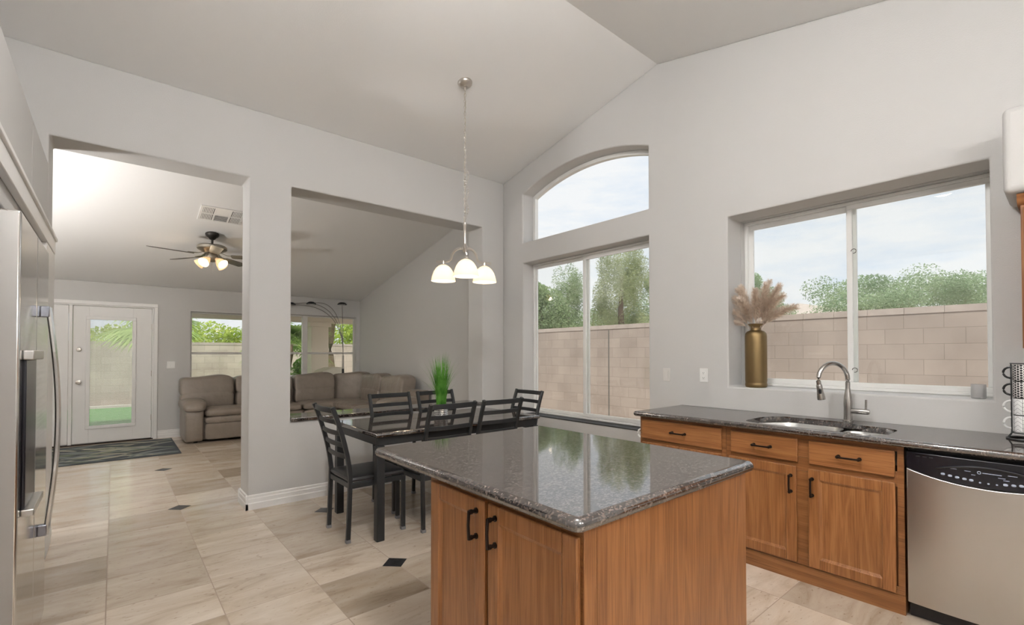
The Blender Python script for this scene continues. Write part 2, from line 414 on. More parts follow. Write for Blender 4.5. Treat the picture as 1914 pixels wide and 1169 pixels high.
# --- right wall with the three windows
arch = [(-2.1586, 2.7037), (-.3713, 2.7037), (-.3713, 3.2951)]
half, rise = .89365, .168; rad = (half*half+rise*rise)/(2*rise); a0 = math.asin(half/rad)
for i in range(1, 24):
    t = a0-2*a0*i/24; arch.append((-1.26495+rad*math.sin(t), 3.2951+rise-rad+rad*math.cos(t)))
arch.append((-2.1586, 3.2951))
KW = (-4.4221, -2.9061, 1.0935, 2.4642); TW = (-2.1586, -.3713, .6396, 2.4573)
wall_with_holes('wall_right', PAINT, 'x', 0, .24,
    [(-7.6, 0), (.313, 0), (.313, cz(.313)), (-2.26, cz(-2.26)), (-7.6, cz(-7.6))],
    [arch, rect(*TW), rect(*KW)])
wall_with_holes('wall_side', PAINT, 'x', .112, .24, [(.313, 0), (D, 0), (D, cz(D)), (.313, cz(.313))], [], 0)
# --- partition with the doorway-height opening and the half-wall opening
wall_with_holes('wall_partition', PAINT, 'y', 0, .313,
    [(-6.2, 0), (-4.098, 0), (-4.098, 2.918), (-2.8441, 2.918), (-2.8441, 0), (0, 0), (0, 3.5265), (-6.2, 3.5265)],
    [rect(-2.503, -.3278, .735, 2.9145)])
bx = MB()                                   # boxed-out surround that makes the kitchen window reveal deeper
frame_rect(bx, 'x', .2395, .40, KW[0]-.12, KW[1]+.12, KW[2]-.12, KW[3]+.12, .12); struct(bx.build('trim_1', PAINT))
# --- far wall with patio door and two windows
W4 = (-2.765, -1.955, .93, 2.075); W5 = (-1.60, .045, .93, 2.11)
wall_with_holes('wall_far', PAINT, 'y', D, D+.2,
    [(-6.2, 0), (-5.16, 0), (-5.16, 2.11), (-3.25, 2.11), (-3.25, 0), (.36, 0), (.36, cz(D)), (-6.2, cz(D))],
    [rect(*W4), rect(*W5)])
# --- other walls
w = MB(); w.box(-6.4, -6.2, -7.6, D+.2, 0, 4.1); struct(w.build('wall_outer', PAINT))
w = MB(); w.box(-6.2, .4, -7.8, -7.6, 0, 4.1); struct(w.build('wall_back', PAINT))
# left kitchen wall: a lower wall with a deep plant shelf on top and an alcove for the refrigerator
w = MB()
w.box(-6.2, -4.098, -.86, -.001, 0, 2.71); w.box(-6.2, -4.098, -7.6, -2.62, 0, 2.71)
w.box(-6.2, -4.098, -2.62, -.86, 1.98, 2.71); w.box(-6.2, -4.95, -2.62, -.86, 0, 1.98)
struct(w.build('wall_left', PAINT, bevel=.012, seg=3))
w = MB(); w.box(-4.097, -4.07, -.40, .12, .0, 2.085); w.box(-4.097, -4.066, -2.8, .12, 2.085, 2.18); w.box(-4.097, -4.055, -2.8, .13, 2.18, 2.205)
struct(w.build('trim_2', TRIM, bevel=.004))

# --- baseboards: stepped profile
BP = [(0, 0), (.018, 0), (.018, .052), (.013, .060), (.013, .092), (.008, .099), (.008, .118), (0, .126)]
def baseboard(name, runs):
    b = MB()
    for (p, q, nrm) in runs:                 # nrm: unit vector out of the wall
        p, q, nn = Vector((*p, 0)), Vector((*q, 0)), Vector((*nrm, 0))
        vs = [p+nn*d+Vector((0, 0, z)) for d, z in BP]+[q+nn*d+Vector((0, 0, z)) for d, z in BP]
        n = len(BP); b.add(vs, [tuple(range(n))[::-1], tuple(range(n, 2*n))]+[(i, (i+1) % n, n+(i+1) % n, n+i) for i in range(n)])
    return struct(b.build(name, TRIM, smooth=0))
baseboard('baseboard_partition', [((-2.862, 0), (0, 0), (0, -1)), ((-2.8441, -.018), (-2.8441, .331), (-1, 0)), ((-2.862, .313), (.112, .313), (0, 1))])
baseboard('baseboard_far', [((-3.20, D), (.112, D), (0, -1))])
baseboard('baseboard_side', [((.112, .313), (.112, D), (-1, 0))])
baseboard('baseboard_right', [((0, 0), (0, -2.50), (-1, 0))])
baseboard('baseboard_left', [((-4.098, -.86), (-4.098, .313), (1, 0)), ((-4.098, .313), (-6, .313), (0, 1))])

# --- granite ledge on the half wall, dark sill of the tall window
def slab(b, x0, x1, y0, y1, z0, z1): b.box(x0, x1, y0, y1, z0, z1)
w = MB(); w.box(-2.503, -.3278, -.022, .335, .735, .771); struct(w.build('trim_3', GRAN, bevel=.008, seg=3))
w = MB(); w.box(-.004, .164, -2.1586, -.3713, .6336, .6426); struct(w.build('trim_4', mat('dark_sill', (.012, .011, .010), .6, nscale=60, nstr=.05)))
# soffit above the wall cabinets
w = MB(); w.box(-.385, 0, -7.6, -4.5, 2.155, 2.585); struct(w.build('trim_5', PAINT, bevel=.03, seg=5))

# --- windows
def win(name, loc):
    o = bpy.data.objects.new(name, None); COL.objects.link(o); o.location = loc; o.empty_display_size = .1
    return struct(o)
# window_1: arched picture window
w1 = win('window_1', (.19, -1.265, 2.7037)); O = off((.19, -1.265, 2.7037))
def arch_pts(inset):
    h2 = half-inset; pts = [(-1.26495-h2, 2.7037+inset), (-1.26495+h2, 2.7037+inset)]
    r = rad-inset; cy_, cz_ = -1.26495, 3.2951+rise-rad; t0 = math.asin(min(1, h2/r))
    for i in range(0, 25):
        t = t0-2*t0*i/24; pts.append((cy_+r*math.sin(t), cz_+r*math.cos(t)))
    return pts
b = MB(O); A, B2 = arch_pts(.002), arch_pts(.042); n = len(A)
vs = [(.165, *p) for p in A]+[(.165, *p) for p in B2]+[(.215, *p) for p in A]+[(.215, *p) for p in B2]
fs = []
for i in range(n):
    j = (i+1) % n
    fs += [(i, j, n+j, n+i), (2*n+i, 3*n+i, 3*n+j, 2*n+j), (n+i, n+j, 3*n+j, 3*n+i), (i, 2*n+i, 2*n+j, j)]
b.add(vs, fs); b.build('frame', VINYL, w1)
b = MB(O); p = arch_pts(.044); b.add([(.192, *q) for q in p], [tuple(range(len(p)))]); b.build('pane', GLASS, w1, smooth=0)
# window_2: tall two-panel slider
w2 = win('window_2', (.19, -1.265, .6436)); O = off((.19, -1.265, .6436))
b = MB(O); frame_rect(b, 'x', .165, .225, -2.1576, -.3723, .6436, 2.4563, .022); b.build('frame', VINYL, w2, bevel=.003)
b = MB(O); frame_rect(b, 'x', .188, .21, -1.262, -.388, .668, 2.432, .032); b.build('sash', VINYL, w2, bevel=.003)
b = MB(O); frame_rect(b, 'x', .165, .187, -2.14, -1.195, .668, 2.432, .042); b.build('sash', VINYL, w2, bevel=.003)
b = MB(O); b.box(.197, .199, -1.235, -.415, .695, 2.405); b.build('pane', GLASS, w2, smooth=0)
b = MB(O); b.box(.174, .176, -2.10, -1.235, .705, 2.395); b.build('pane', GLASS, w2, smooth=0)
# window_3: kitchen slider above the sink
w3 = win('window_3', (.33, -3.66, 1.0935)); O = off((.33, -3.66, 1.0935))
b = MB(O); frame_rect(b, 'x', .30, .37, *[KW[0]+.001, KW[1]-.001, KW[2]+.001, KW[3]-.001], .022); b.build('frame', VINYL, w3, bevel=.003)
b = MB(O); frame_rect(b, 'x', .336, .36, -3.70, -2.925, 1.116, 2.441, .040); b.build('sash', VINYL, w3, bevel=.003)
b = MB(O); frame_rect(b, 'x', .305, .335, -4.412, -3.645, 1.116, 2.441, .034); b.build('sash', VINYL, w3, bevel=.003)
b = MB(O); b.box(.346, .348, -3.67, -2.955, 1.14, 2.415); b.build('pane', GLASS, w3, smooth=0)
b = MB(O); b.box(.318, .320, -4.39, -3.665, 1.14, 2.42); b.build('pane', GLASS, w3, smooth=0)
for z in (2.10, 1.24):
    b = MB(O); b.tube([(.303, -3.690+.016*math.cos(t*.5), z+.016*math.sin(t*.5)) for t in range(11)], .0022, 6); b.build('latch', BRONZE, w3)
# window_4 / window_5: family room
w4 = win('window_4', (-2.36, D+.1, .93)); O = off((-2.36, D+.1, .93))
b = MB(O); frame_rect(b, 'y', D+.09, D+.14, W4[0]+.001, W4[1]-.001, W4[2]+.001, W4[3]-.001, .022)
b.box(W4[0], W4[1], D+.085, D+.135, 1.355, 1.395); b.build('frame', GPLAST, w4, bevel=.003)
b = MB(O); b.box(W4[0]+.02, W4[1]-.02, D+.112, D+.115, .95, 2.055); b.build('pane', GLASS, w4, smooth=0)
w5 = win('window_5', (-.78, D+.1, .93)); O = off((-.78, D+.1, .93))
b = MB(O); frame_rect(b, 'y', D+.09, D+.14, W5[0]+.001, W5[1]-.001, W5[2]+.001, W5[3]-.001, .028)
b.box(W5[0], W5[1], D+.085, D+.135, 1.355, 1.395); b.box(-.985, -.895, D+.06, D+.14, .935, 2.105); b.build('frame', GPLAST, w5, bevel=.003)
b = MB(O); b.box(W5[0]+.02, W5[1]-.02, D+.112, D+.115, .95, 2.09); b.build('pane', GLASS, w5, smooth=0)

# --- patio door with its side panel
d1 = win('door_1', (-3.75, D, 0)); O = off((-3.75, D, 0))
b = MB(O)
b.box(-3.255, -3.205, D-.018, D+.02, 0, 2.1095); b.box(-5.2, -3.205, D-.018, D+.02, 2.11, 2.165)
b.box(-3.275, -3.255, D, D+.14, 0, 2.11); b.box(-5.16, -3.255, D, D+.14, 2.092, 2.11); b.box(-4.245, -4.205, D+.005, D+.14, 0, 2.092)
b.build('casing', TRIM, d1, bevel=.004)
def door_slab(x0, x1, gx0, gx1, gz0, gz1, parent):
    b = MB(O); y0, y1 = D+.03, D+.075
    b.box(x0, gx0, y0, y1, .022, 2.088); b.box(gx1, x1, y0, y1, .022, 2.088); b.box(gx0, gx1, y0, y1, .022, gz0); b.box(gx0, gx1, y0, y1, gz1, 2.088)
    s = b.build('door_leaf', TRIM, parent, bevel=.003)
    b = MB(O); frame_rect(b, 'y', D+.016, D+.03, gx0-.04, gx1+.04, gz0-.04, gz1+.04, .05); b.build('glass_frame', TRIM, s, bevel=.006, seg=3)
    b = MB(O); b.box(gx0, gx1, D+.05, D+.053, gz0, gz1); b.build('pane', GLASSD, s, smooth=0)
    b = MB(O)
    for i in range(int((gz1-gz0)/.0165)):
        z = gz0+.008+i*.0165; b.add([(gx0+.004, D+.056, z-.0005), (gx1-.004, D+.056, z-.0005), (gx1-.004, D+.066, z+.0005), (gx0+.004, D+.066, z+.0005)], [(0, 1, 2, 3)])
    b.build('blind', VINYL, s, smooth=0)
    return s
leaf = door_slab(-4.20, -3.28, -4.02, -3.512, .27, 1.895, d1)
b = MB(O); b.box(-5.14, -4.25, D+.03, D+.075, .022, 2.088); b.build('side_panel', TRIM, d1, bevel=.003)
RX = Matrix.Rotation(R(90), 3, 'X')
b = MB(O); b.lathe([(.033, 0), (.033, .006), (.012, .01), (.012, .035), (.026, .045), (.031, .06), (.026, .073), (0, .078)], (-4.135, D+.03, .945), 20, rot=RX); b.build('door_knob', NICKEL, leaf)
b = MB(O); b.lathe([(.031, 0), (.031, .010), (.022, .014), (.022, .022), (0, .024)], (-4.135, D+.03, 1.43), 20, rot=RX); b.build('deadbolt', NICKEL, leaf)
for z in (.35, 1.05, 1.8):
    b = MB(O); b.tube([(-3.278, D+.022, z-.045), (-3.278, D+.022, z+.045)], .007, 8); b.build('hinge', NICKEL, leaf)
w = MB(); w.box(-5.16, -3.255, D+.0, D+.16, .0, .018); struct(w.build('trim_6', BRONZE))
# ================================================================== KITCHEN
def pull(b, p, q, out, proud=.032):
    """bar pull between two round feet; p,q foot centres on the face, out = unit normal"""
    p, q, o = Vector(p), Vector(q), Vector(out)
    d = (q-p).normalized()
    for f in (p, q):
        b.tube([f, f+o*.004], .0105, 12); b.tube([f+o*.003, f+o*(proud-.004)], .0062, 10); b.tube([f+o*(proud-.012), f+o*(proud-.002)], .0088, 10)
    b.bar([p-d*.006+o*proud, p+(q-p)*.5+o*(proud+.003), q+d*.006+o*proud], .010, .009, o, c=.002)

def panel_door(parent, O, axis, face, u0, u1, v0, v1, proud, name='door', rail=.058, hz=None):
    """frame-and-panel door lying on plane axis=face, standing out towards -axis by proud"""
    b = MB(O); a0, a1 = face-proud, face-.001
    def bx(B, p, q, r, s, c0, c1):
        if axis == 'x': B.box(c0, c1, p, q, r, s)
        else: B.box(p, q, c0, c1, r, s)
    bx(b, u0, u0+rail, v0, v1, a0, a1); bx(b, u1-rail, u1, v0, v1, a0, a1)
    bx(b, u0+rail, u1-rail, v0, v0+rail, a0, a1); bx(b, u0+rail, u1-rail, v1-rail, v1, a0, a1)
    dr = b.build(name, OAKV, parent, bevel=.004, seg=2)
    b = MB(O)
    i0, i1, j0, j1 = u0+rail, u1-rail, v0+rail, v1-rail; k = .012
    def P(u, v, a): return (a, u, v) if axis == 'x' else (u, a, v)
    o1 = [P(i0, j0, a0+.003), P(i1, j0, a0+.003), P(i1, j1, a0+.003), P(i0, j1, a0+.003)]
    o2 = [P(i0+k, j0+k, a0+.010), P(i1-k, j0+k, a0+.010), P(i1-k, j1-k, a0+.010), P(i0+k, j1-k, a0+.010)]
    o3 = [P(i0, j0, a1), P(i1, j0, a1), P(i1, j1, a1), P(i0, j1, a1)]
    b.add(o1+o2+o3, [(4, 5, 6, 7), (0, 1, 5, 4), (1, 2, 6, 5), (2, 3, 7, 6), (3, 0, 4, 7), (0, 8, 9, 1), (1, 9, 10, 2), (2, 10, 11, 3), (3, 11, 8, 0), (8, 11, 10, 9)])
    b.build('panel', OAKV, dr, smooth=0)
    return dr

# ---------------------------------------------------------------- base cabinets
FX = -.6227
def base_cab(name, label, y0, y1, fronts, end=False, top=.874):
    loc = (FX/2, (y0+y1)/2, 0); O = off(loc)
    t = thing(name, label, 'cabinet', loc)
    b = MB(O); b.box(FX+.02, -.004, y0+.0015, y1-.0015, .004, top-.22 if fronts.get('sink') else top-.002)
    b.build('carcass', OAKV, t)
    b = MB(O)                                   # face frame
    b.box(FX, FX+.02, y0+.001, y0+.03, .10, top); b.box(FX, FX+.02, y1-.03, y1-.001, .10, top)
    b.box(FX, FX+.02, y0+.03, y1-.03, top-.03, top); b.box(FX, FX+.02, y0+.03, y1-.03, .66, .74)
    b.box(FX, FX+.02, y0+.03, y1-.03, .10, .14)
    for m_ in fronts.get('mid', []): b.box(FX, FX+.02, m_-.04, m_+.04, .141, .659); b.box(FX, FX+.02, m_-.04, m_+.04, .741, top-.031)
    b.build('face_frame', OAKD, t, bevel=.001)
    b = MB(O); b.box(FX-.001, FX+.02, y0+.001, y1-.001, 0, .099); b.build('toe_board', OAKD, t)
    for (a, c, z0, z1) in fronts['drawers']:
        b = MB(O); b.box(FX-.019, FX-.001, a, c, z0, z1); dr = b.build('drawer', OAKY, t, bevel=.006, seg=3)
        mid = (a+c)/2; b = MB(O); pull(b, (FX-.019, mid-.05, (z0+z1)/2), (FX-.019, mid+.05, (z0+z1)/2), (-1, 0, 0)); b.build('handle', BRONZE, dr)
    for (a, c, z0, z1, hy) in fronts['doors']:
        dr = panel_door(t, O, 'x', FX, a, c, z0, z1, .019)
        if hy is not None:
            b = MB(O); pull(b, (FX-.019, hy, .53), (FX-.019, hy, .625), (-1, 0, 0)); b.build('handle', BRONZE, dr)
    return t
base_cab('base_cabinet', 'oak base cabinet with one wide drawer at the window end of the sink run', -3.19, -2.504,
         dict(drawers=[(-3.164, -2.528, .708, .856)], doors=[(-2.842, -2.528, .112, .682, -2.80), (-3.164, -2.85, .112, .682, -2.89)]))
base_cab('sink_cabinet', 'wide oak sink cabinet with two drawer fronts above two panel doors', -4.139, -3.19,
         dict(drawers=[(-3.634, -3.227, .710, .850), (-4.102, -3.694, .710, .848)], mid=[-3.664], sink=True,
              doors=[(-3.626, -3.215, .112, .684, -3.597), (-4.102, -3.690, .108, .680, -3.713)]))
base_cab('base_cabinet', 'oak base cabinet on the far side of the dishwasher, cut by the picture edge', -5.9, -4.752,
         dict(drawers=[(-5.3, -4.78, .71, .85), (-5.87, -5.33, .71, .85)], mid=[-5.315], doors=[(-5.3, -4.78, .11, .68, -5.26), (-5.87, -5.33, .11, .68, -5.37)]))

# ---------------------------------------------------------------- worktop with sink cut-out
def rounded(pts, r, n=6):
    out = []
    m_ = len(pts)
    for i in range(m_):
        p0, p, p1 = Vector(pts[i-1]), Vector(pts[i]), Vector(pts[(i+1) % m_])
        rr = r[i] if isinstance(r, (list, tuple)) else r
        if rr <= 0: out.append(tuple(p)); continue
        a = (p0-p).normalized(); c = (p1-p).normalized(); ang = a.angle(c); d = rr/math.tan(ang/2)
        s, e = p+a*d, p+c*d; ctr = p+(a+c).normalized()*(rr/math.sin(ang/2))
        v0, v1 = s-ctr, e-ctr
        th0 = math.atan2(v0.y, v0.x); th1 = math.atan2(v1.y, v1.x); dt = th1-th0
        while dt > math.pi: dt -= 2*math.pi
        while dt < -math.pi: dt += 2*math.pi
        for k in range(n+1):
            t = th0+dt*k/n; out.append((ctr.x+rr*math.cos(t), ctr.y+rr*math.sin(t)))
    return out
def inset_poly(pts, d):
    """offset a CCW polygon inwards by d"""
    n = len(pts); out = []
    for i in range(n):
        p0, p, p1 = Vector(pts[i-1]), Vector(pts[i]), Vector(pts[(i+1) % n])
        t0 = (p-p0); t1 = (p1-p)
        if t0.length < 1e-7: t0 = t1
        if t1.length < 1e-7: t1 = t0
        t0 = t0.normalized(); t1 = t1.normalized()
        nn = (Vector((-t0.y, t0.x))+Vector((-t1.y, t1.x))).normalized()
        k = max(.35, nn.dot(Vector((-t0.y, t0.x))))
        q = p+nn*(d/k); out.append((q.x, q.y))
    return out
def flat_top(me):
    """keep polished flat faces flat: sharp edge wherever a horizontal face meets another"""
    ef = {}
    for p_ in me.polygons:
        for k in p_.edge_keys: ef.setdefault(k, []).append(abs(p_.normal.z) > .9995)
    at = me.attributes.get('sharp_edge') or me.attributes.new('sharp_edge', 'BOOLEAN', 'EDGE')
    for e in me.edges:
        v = ef.get(tuple(sorted(e.vertices)), [])
        if len(v) == 2 and v[0] != v[1]: at.data[e.index].value = True
def stone_top(name, outline, prof, hole=None, O=(0, 0, 0), loc=None, hz=(.915, .875)):
    bm = bmesh.new(); O = Vector(O)
    loops = []
    for (ins, z) in prof:
        loops.append([bm.verts.new(Vector((x, y, z))+O) for x, y in inset_poly(outline, ins)])
    n = len(outline)
    for a, c in zip(loops, loops[1:]):
        for i in range(n): bm.faces.new((a[i], a[(i+1) % n], c[(i+1) % n], c[i]))
    holes = None
    if hole:
        ht = [bm.verts.new(Vector((x, y, hz[0]))+O) for x, y in hole]; hb = [bm.verts.new(Vector((x, y, hz[1]))+O) for x, y in hole]; k = len(hole)
        for i in range(k): bm.faces.new((ht[i], ht[(i+1) % k], hb[(i+1) % k], hb[i]))
        holes = (ht, hb)
    for idx, lp in ((0, loops[0]), (1, loops[-1])):
        es = []
        for L_ in ([lp]+([holes[idx]] if holes else [])):
            for i in range(len(L_)):
                e = bm.edges.get((L_[i], L_[(i+1) % len(L_)])) or bm.edges.new((L_[i], L_[(i+1) % len(L_)])); es.append(e)
        bmesh.ops.triangle_fill(bm, use_beauty=True, use_dissolve=False, edges=es)
    bmesh.ops.recalc_face_normals(bm, faces=bm.faces)
    me = bpy.data.meshes.new(name); bm.to_mesh(me); bm.free(); me.materials.append(GRAN)
    me.polygons.foreach_set('use_smooth', [True]*len(me.polygons)); me.set_sharp_from_angle(angle=R(50)); flat_top(me)
    o = bpy.data.objects.new(name, me); COL.objects.link(o)
    if loc is not None: o.location = loc
    return o
BULL = [(.019, .915), (.0115, .9135), (.0055, .9095), (.0014, .9035), (0, .896), (.0014, .8885), (.0055, .8825), (.0115, .8785), (.019, .877)]
out = rounded([(-.684, -5.9), (-.002, -5.9), (-.002, -2.476), (-.684, -2.476)], [0, 0, .004, .018], 5)
hole = rounded([(-.145, -3.36), (-.155, -3.74), (-.235, -3.86), (-.265, -4.055), (-.60, -4.055), (-.615, -3.80), (-.615, -3.285), (-.30, -3.285)],
               [.11, .10, .10, .09, .10, .2, .10, .18], 7)[::-1]
tp = stone_top('granite_countertop', out, BULL, hole, off((-.34, -4.2, .877)), (-.34, -4.2, .877), (.915, .877))
tag(tp, 'long dark granite worktop running under the kitchen window with the sink cut into it', 'countertop')

# sink: two steel bowls hanging under the cut-out
sl = (-.38, -3.67, .70); t = thing('kitchen_sink', 'double-bowl stainless sink set into the granite under the window', 'sink', sl); O = off(sl)
def bowl(outline, depth):
    b = MB(O); n = len(outline); rings = [(-.012, .8765), (.0, .876), (.010, .84), (.016, .8765-depth+.03), (.045, .8765-depth), ]
    vs = []
    for ins, z in rings: vs += [(x, y, z) for x, y in inset_poly(outline, ins)]
    c = Vector((sum(p[0] for p in outline)/n, sum(p[1] for p in outline)/n, .8765-depth-.004)); vs.append(tuple(c))
    fs = []
    for j in range(len(rings)-1):
        for i in range(n): fs.append((j*n+i, j*n+(i+1) % n, (j+1)*n+(i+1) % n, (j+1)*n+i))
    k = (len(rings)-1)*n
    for i in range(n): fs.append((k+i, k+(i+1) % n, len(vs)-1))
    b.add(vs, fs)
    o = b.build('bowl', SINKM, t); return o, c
b1 = rounded([(-.610, -3.29), (-.610, -3.77), (-.16, -3.745), (-.15, -3.42), (-.31, -3.285)], [.08, .06, .08, .12, .12], 6)
b2 = rounded([(-.600, -3.80), (-.600, -4.05), (-.27, -4.05), (-.24, -3.86), (-.27, -3.80)], [.06, .08, .08, .05, .03], 6)
def ccw(p):
    a = sum(p[i-1][0]*p[i][1]-p[i][0]*p[i-1][1] for i in range(len(p))); return p if a > 0 else p[::-1]
for ol, dep in ((b1, .20), (b2, .16)):
    o, c = bowl(ccw(ol), dep)
    q = MB(O); q.lathe([(.044, .006), (.044, .002), (.03, .001), (0, .0)], (c.x, c.y, c.z+.003), 20); q.build('drain', NICKEL, o)

# faucet
fl_ = (-.085, -3.748, .915); t = thing('kitchen_faucet', 'brushed nickel gooseneck pull-down faucet behind the sink', 'faucet', fl_); O = off(fl_)
b = MB(O); b.lathe([(.030, .915), (.030, .921), (.0255, .925), (.0245, 1.0), (.026, 1.03), (.0225, 1.07), (.0165, 1.11), (.0145, 1.13)], (-.085, -3.748, 0), 24); b.build('body', FAUC, t)
dv = Vector((-.20, .125, 0)).normalized(); P0 = Vector((-.085, -3.748, 0)); rr = .108
pts = [P0+Vector((0, 0, 1.12)), P0+Vector((0, 0, 1.17)), P0+Vector((0, 0, 1.188))]
for i in range(1, 17):
    a = math.pi-R(196)*i/16; pts.append(P0+dv*(rr+rr*math.cos(a))+Vector((0, 0, 1.188+rr*math.sin(a))))
b = MB(O); b.tube(pts, .0138, 14); b.build('spout', FAUC, t)
e = pts[-1]; d = (pts[-1]-pts[-2]).normalized()
b = MB(O); b.sweep([e, e+d*.008, e+d*.035, e+d*.085, e+d*.100], [(.0165*math.cos(k*math.pi/8), .0165*math.sin(k*math.pi/8)) for k in range(16)], scale=[.9, 1.06, 1.1, 1.45, 1.4])
sh = b.build('spray_head', FAUC, t)
b = MB(O); q = e+d*.045+Vector((-.019, -.006, 0)); b.puff(q, (.006, .008, .016), .5, .5); b.build('button', DARKP, sh)
b = MB(O); b.tube([(-.085, -3.765, .985), (-.085, -3.80, .985), (-.085, -3.856, .985), (-.085, -3.866, .985)], .0185, 14, scale=[.9, 1, 1, .75]); hb = b.build('handle', FAUC, t)
b = MB(O); b.tube([(-.085, -3.846, .995), (-.085, -3.848, 1.062)], .0062, 10); b.build('lever', FAUC, hb)

# ---------------------------------------------------------------- dishwasher
dl = (-.33, -4.445, 0); t = thing('dishwasher', 'stainless dishwasher with curved black control panel between the oak cabinets', 'dishwasher', dl); O = off(dl)
Y0, Y1 = -4.747, -4.147
b = MB(O); b.box(-.60, -.03, Y0+.004, Y1-.004, .01, .868); b.build('tub', DARKP, t)
def arc_z(y): u = (y-(Y0+Y1)/2)/((Y1-Y0)/2); return .728+.048*u*u
def bulge(y): u = (y-(Y0+Y1)/2)/((Y1-Y0)/2); return -.645-.018*(1-abs(u)**3)
def curved_panel(b, zlo, zhi, n=24, dx=0, thick=.03):
    vs = []
    for i in range(n+1):
        y = Y0+.004+(Y1-Y0-.008)*i/n; x = bulge(y)+dx
        vs += [(x, y, zlo(y)), (x, y, zhi(y)), (-.60, y, zhi(y)), (-.60, y, zlo(y))]
    fs = []
    for i in range(n):
        for k in range(4): fs.append((4*i+k, 4*i+(k+1) % 4, 4*i+4+(k+1) % 4, 4*i+4+k))
    fs += [(0, 3, 2, 1), (4*n, 4*n+1, 4*n+2, 4*n+3)]
    b.add(vs, fs)
b = MB(O); curved_panel(b, lambda y: .088, lambda y: arc_z(y)-.003); b.build('door', STEEL, t, bevel=.004)
b = MB(O); curved_panel(b, arc_z, lambda y: .858, dx=-.002); cp = b.build('control_panel', DARKP, t, bevel=.004)
b = MB(O)
vs = []; n = 20
for i in range(n+1):                       # finger recess lip
    y = -4.27-.38*i/n; z = .795+.030*math.sin(math.pi*i/n); vs.append((bulge(y)-.006, y, z))
b.tube(vs, .006, 8, scale=[.25]+[1]*(n-1)+[.25]); b.build('handle_lip', DARKP, cp)
for i in range(3):
    y = -4.20-.026*i; b = MB(O); b.box(bulge(y)-.004, bulge(y)+.002, y-.008, y+.008, .838, .843); b.build('vent_slot', SLOT, cp)
by = [-4.296, -4.322, -4.348, -4.374, -4.398, -4.428, -4.456, -4.484, -4.512, -4.538, -4.562]
for i, y in enumerate(by):
    small = 5 <= i <= 7
    z = arc_z(y)+.030-(.004 if small else 0); b = MB(O)
    b.puff((bulge(y)-.003, y, z), (.002, .0042 if small else .0082, .0036 if small else .0058), .8, .8, nu=14, nv=8); b.build('button', MARK, cp)
b = MB(O)
for (y, z, w_) in ((-4.335, .802, .024), (-4.385, .800, .022), (-4.535, .803, .030), (-4.405, .786, .014), (-4.50, .787, .024), (-4.515, .779, .020)):
    b = MB(O); b.box(bulge(y)-.0028, bulge(y), y-w_/2, y+w_/2, z-.0012, z+.0012); b.build('panel_print', MARK, cp)
b = MB(O); b.tube([(bulge(-4.425)-.0026, -4.425+.006*math.cos(k*math.pi/8), .800+.006*math.sin(k*math.pi/8)) for k in range(16)], .0017, 6, closed=True)
b.box(bulge(-4.46)-.0034, bulge(-4.46), -4.50, -4.436, .7985, .8015); b.build('logo', MARK, cp)
b = MB(O); b.box(-.585, -.56, Y0+.004, Y1-.004, 0, .086); b.build('toe_kick', DARKP, t)

# ---------------------------------------------------------------- island
ix0, ix1, iy0, iy1 = -2.755, -1.772, -3.832, -3.005
il = ((ix0+ix1)/2, (iy0+iy1)/2, 0); t = thing('island_cabinet', 'oak island cabinet with two panel doors facing the refrigerator side', 'cabinet', il); O = off(il)
b = MB(O); b.box(ix0+.02, ix1, iy0, iy1, .003, .874); b.build('carcass', OAKV, t, bevel=.002)
b = MB(O); b.box(ix0, ix0+.02, iy0, iy0+.035, .1, .874); b.box(ix0, ix0+.02, iy1-.03, iy1, .1, .874); b.box(ix0, ix0+.02, iy0+.035, iy1-.03, .85, .874)
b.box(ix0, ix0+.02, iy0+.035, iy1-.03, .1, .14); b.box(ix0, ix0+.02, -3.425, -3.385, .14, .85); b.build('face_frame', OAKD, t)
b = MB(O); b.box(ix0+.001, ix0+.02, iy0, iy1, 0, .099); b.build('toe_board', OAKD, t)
b = MB(O); b.box(ix0+.055, ix1-.003, iy0-.004, iy0-.0005, .004, .874); b.build('end_panel', OAKV, t)
b = MB(O); b.box(ix0-.001, ix0+.052, iy0-.006, iy0-.0005, .004, .874); b.build('corner_stile', OAKV, t, bevel=.002)
dA = panel_door(t, O, 'x', ix0, -3.397, -3.038, .112, .853, .019)
b = MB(O); pull(b, (ix0-.019, -3.352, .725), (ix0-.019, -3.352, .813), (-1, 0, 0)); b.build('handle', BRONZE, dA)
dB = panel_door(t, O, 'x', ix0, -3.826, -3.417, .112, .853, .019)
b = MB(O); pull(b, (ix0-.019, -3.460, .725), (ix0-.019, -3.460, .813), (-1, 0, 0)); b.build('handle', BRONZE, dB)
IB = [(.024, .918), (.013, .916), (.006, .911), (.0015, .904), (0, .897), (.001, .891), (.005, .886), (.005, .882), (.012, .8785), (.017, .877)]
out = rounded([(-2.806, -3.862), (-1.731, -3.862), (-1.731, -2.549), (-2.806, -2.549)], .03, 6)
tp = stone_top('granite_countertop', out, IB, None, off((-2.27, -3.2, .877)), (-2.27, -3.2, .877))
tag(tp, 'square-cornered dark granite island top reflecting the windows in its polish', 'countertop')

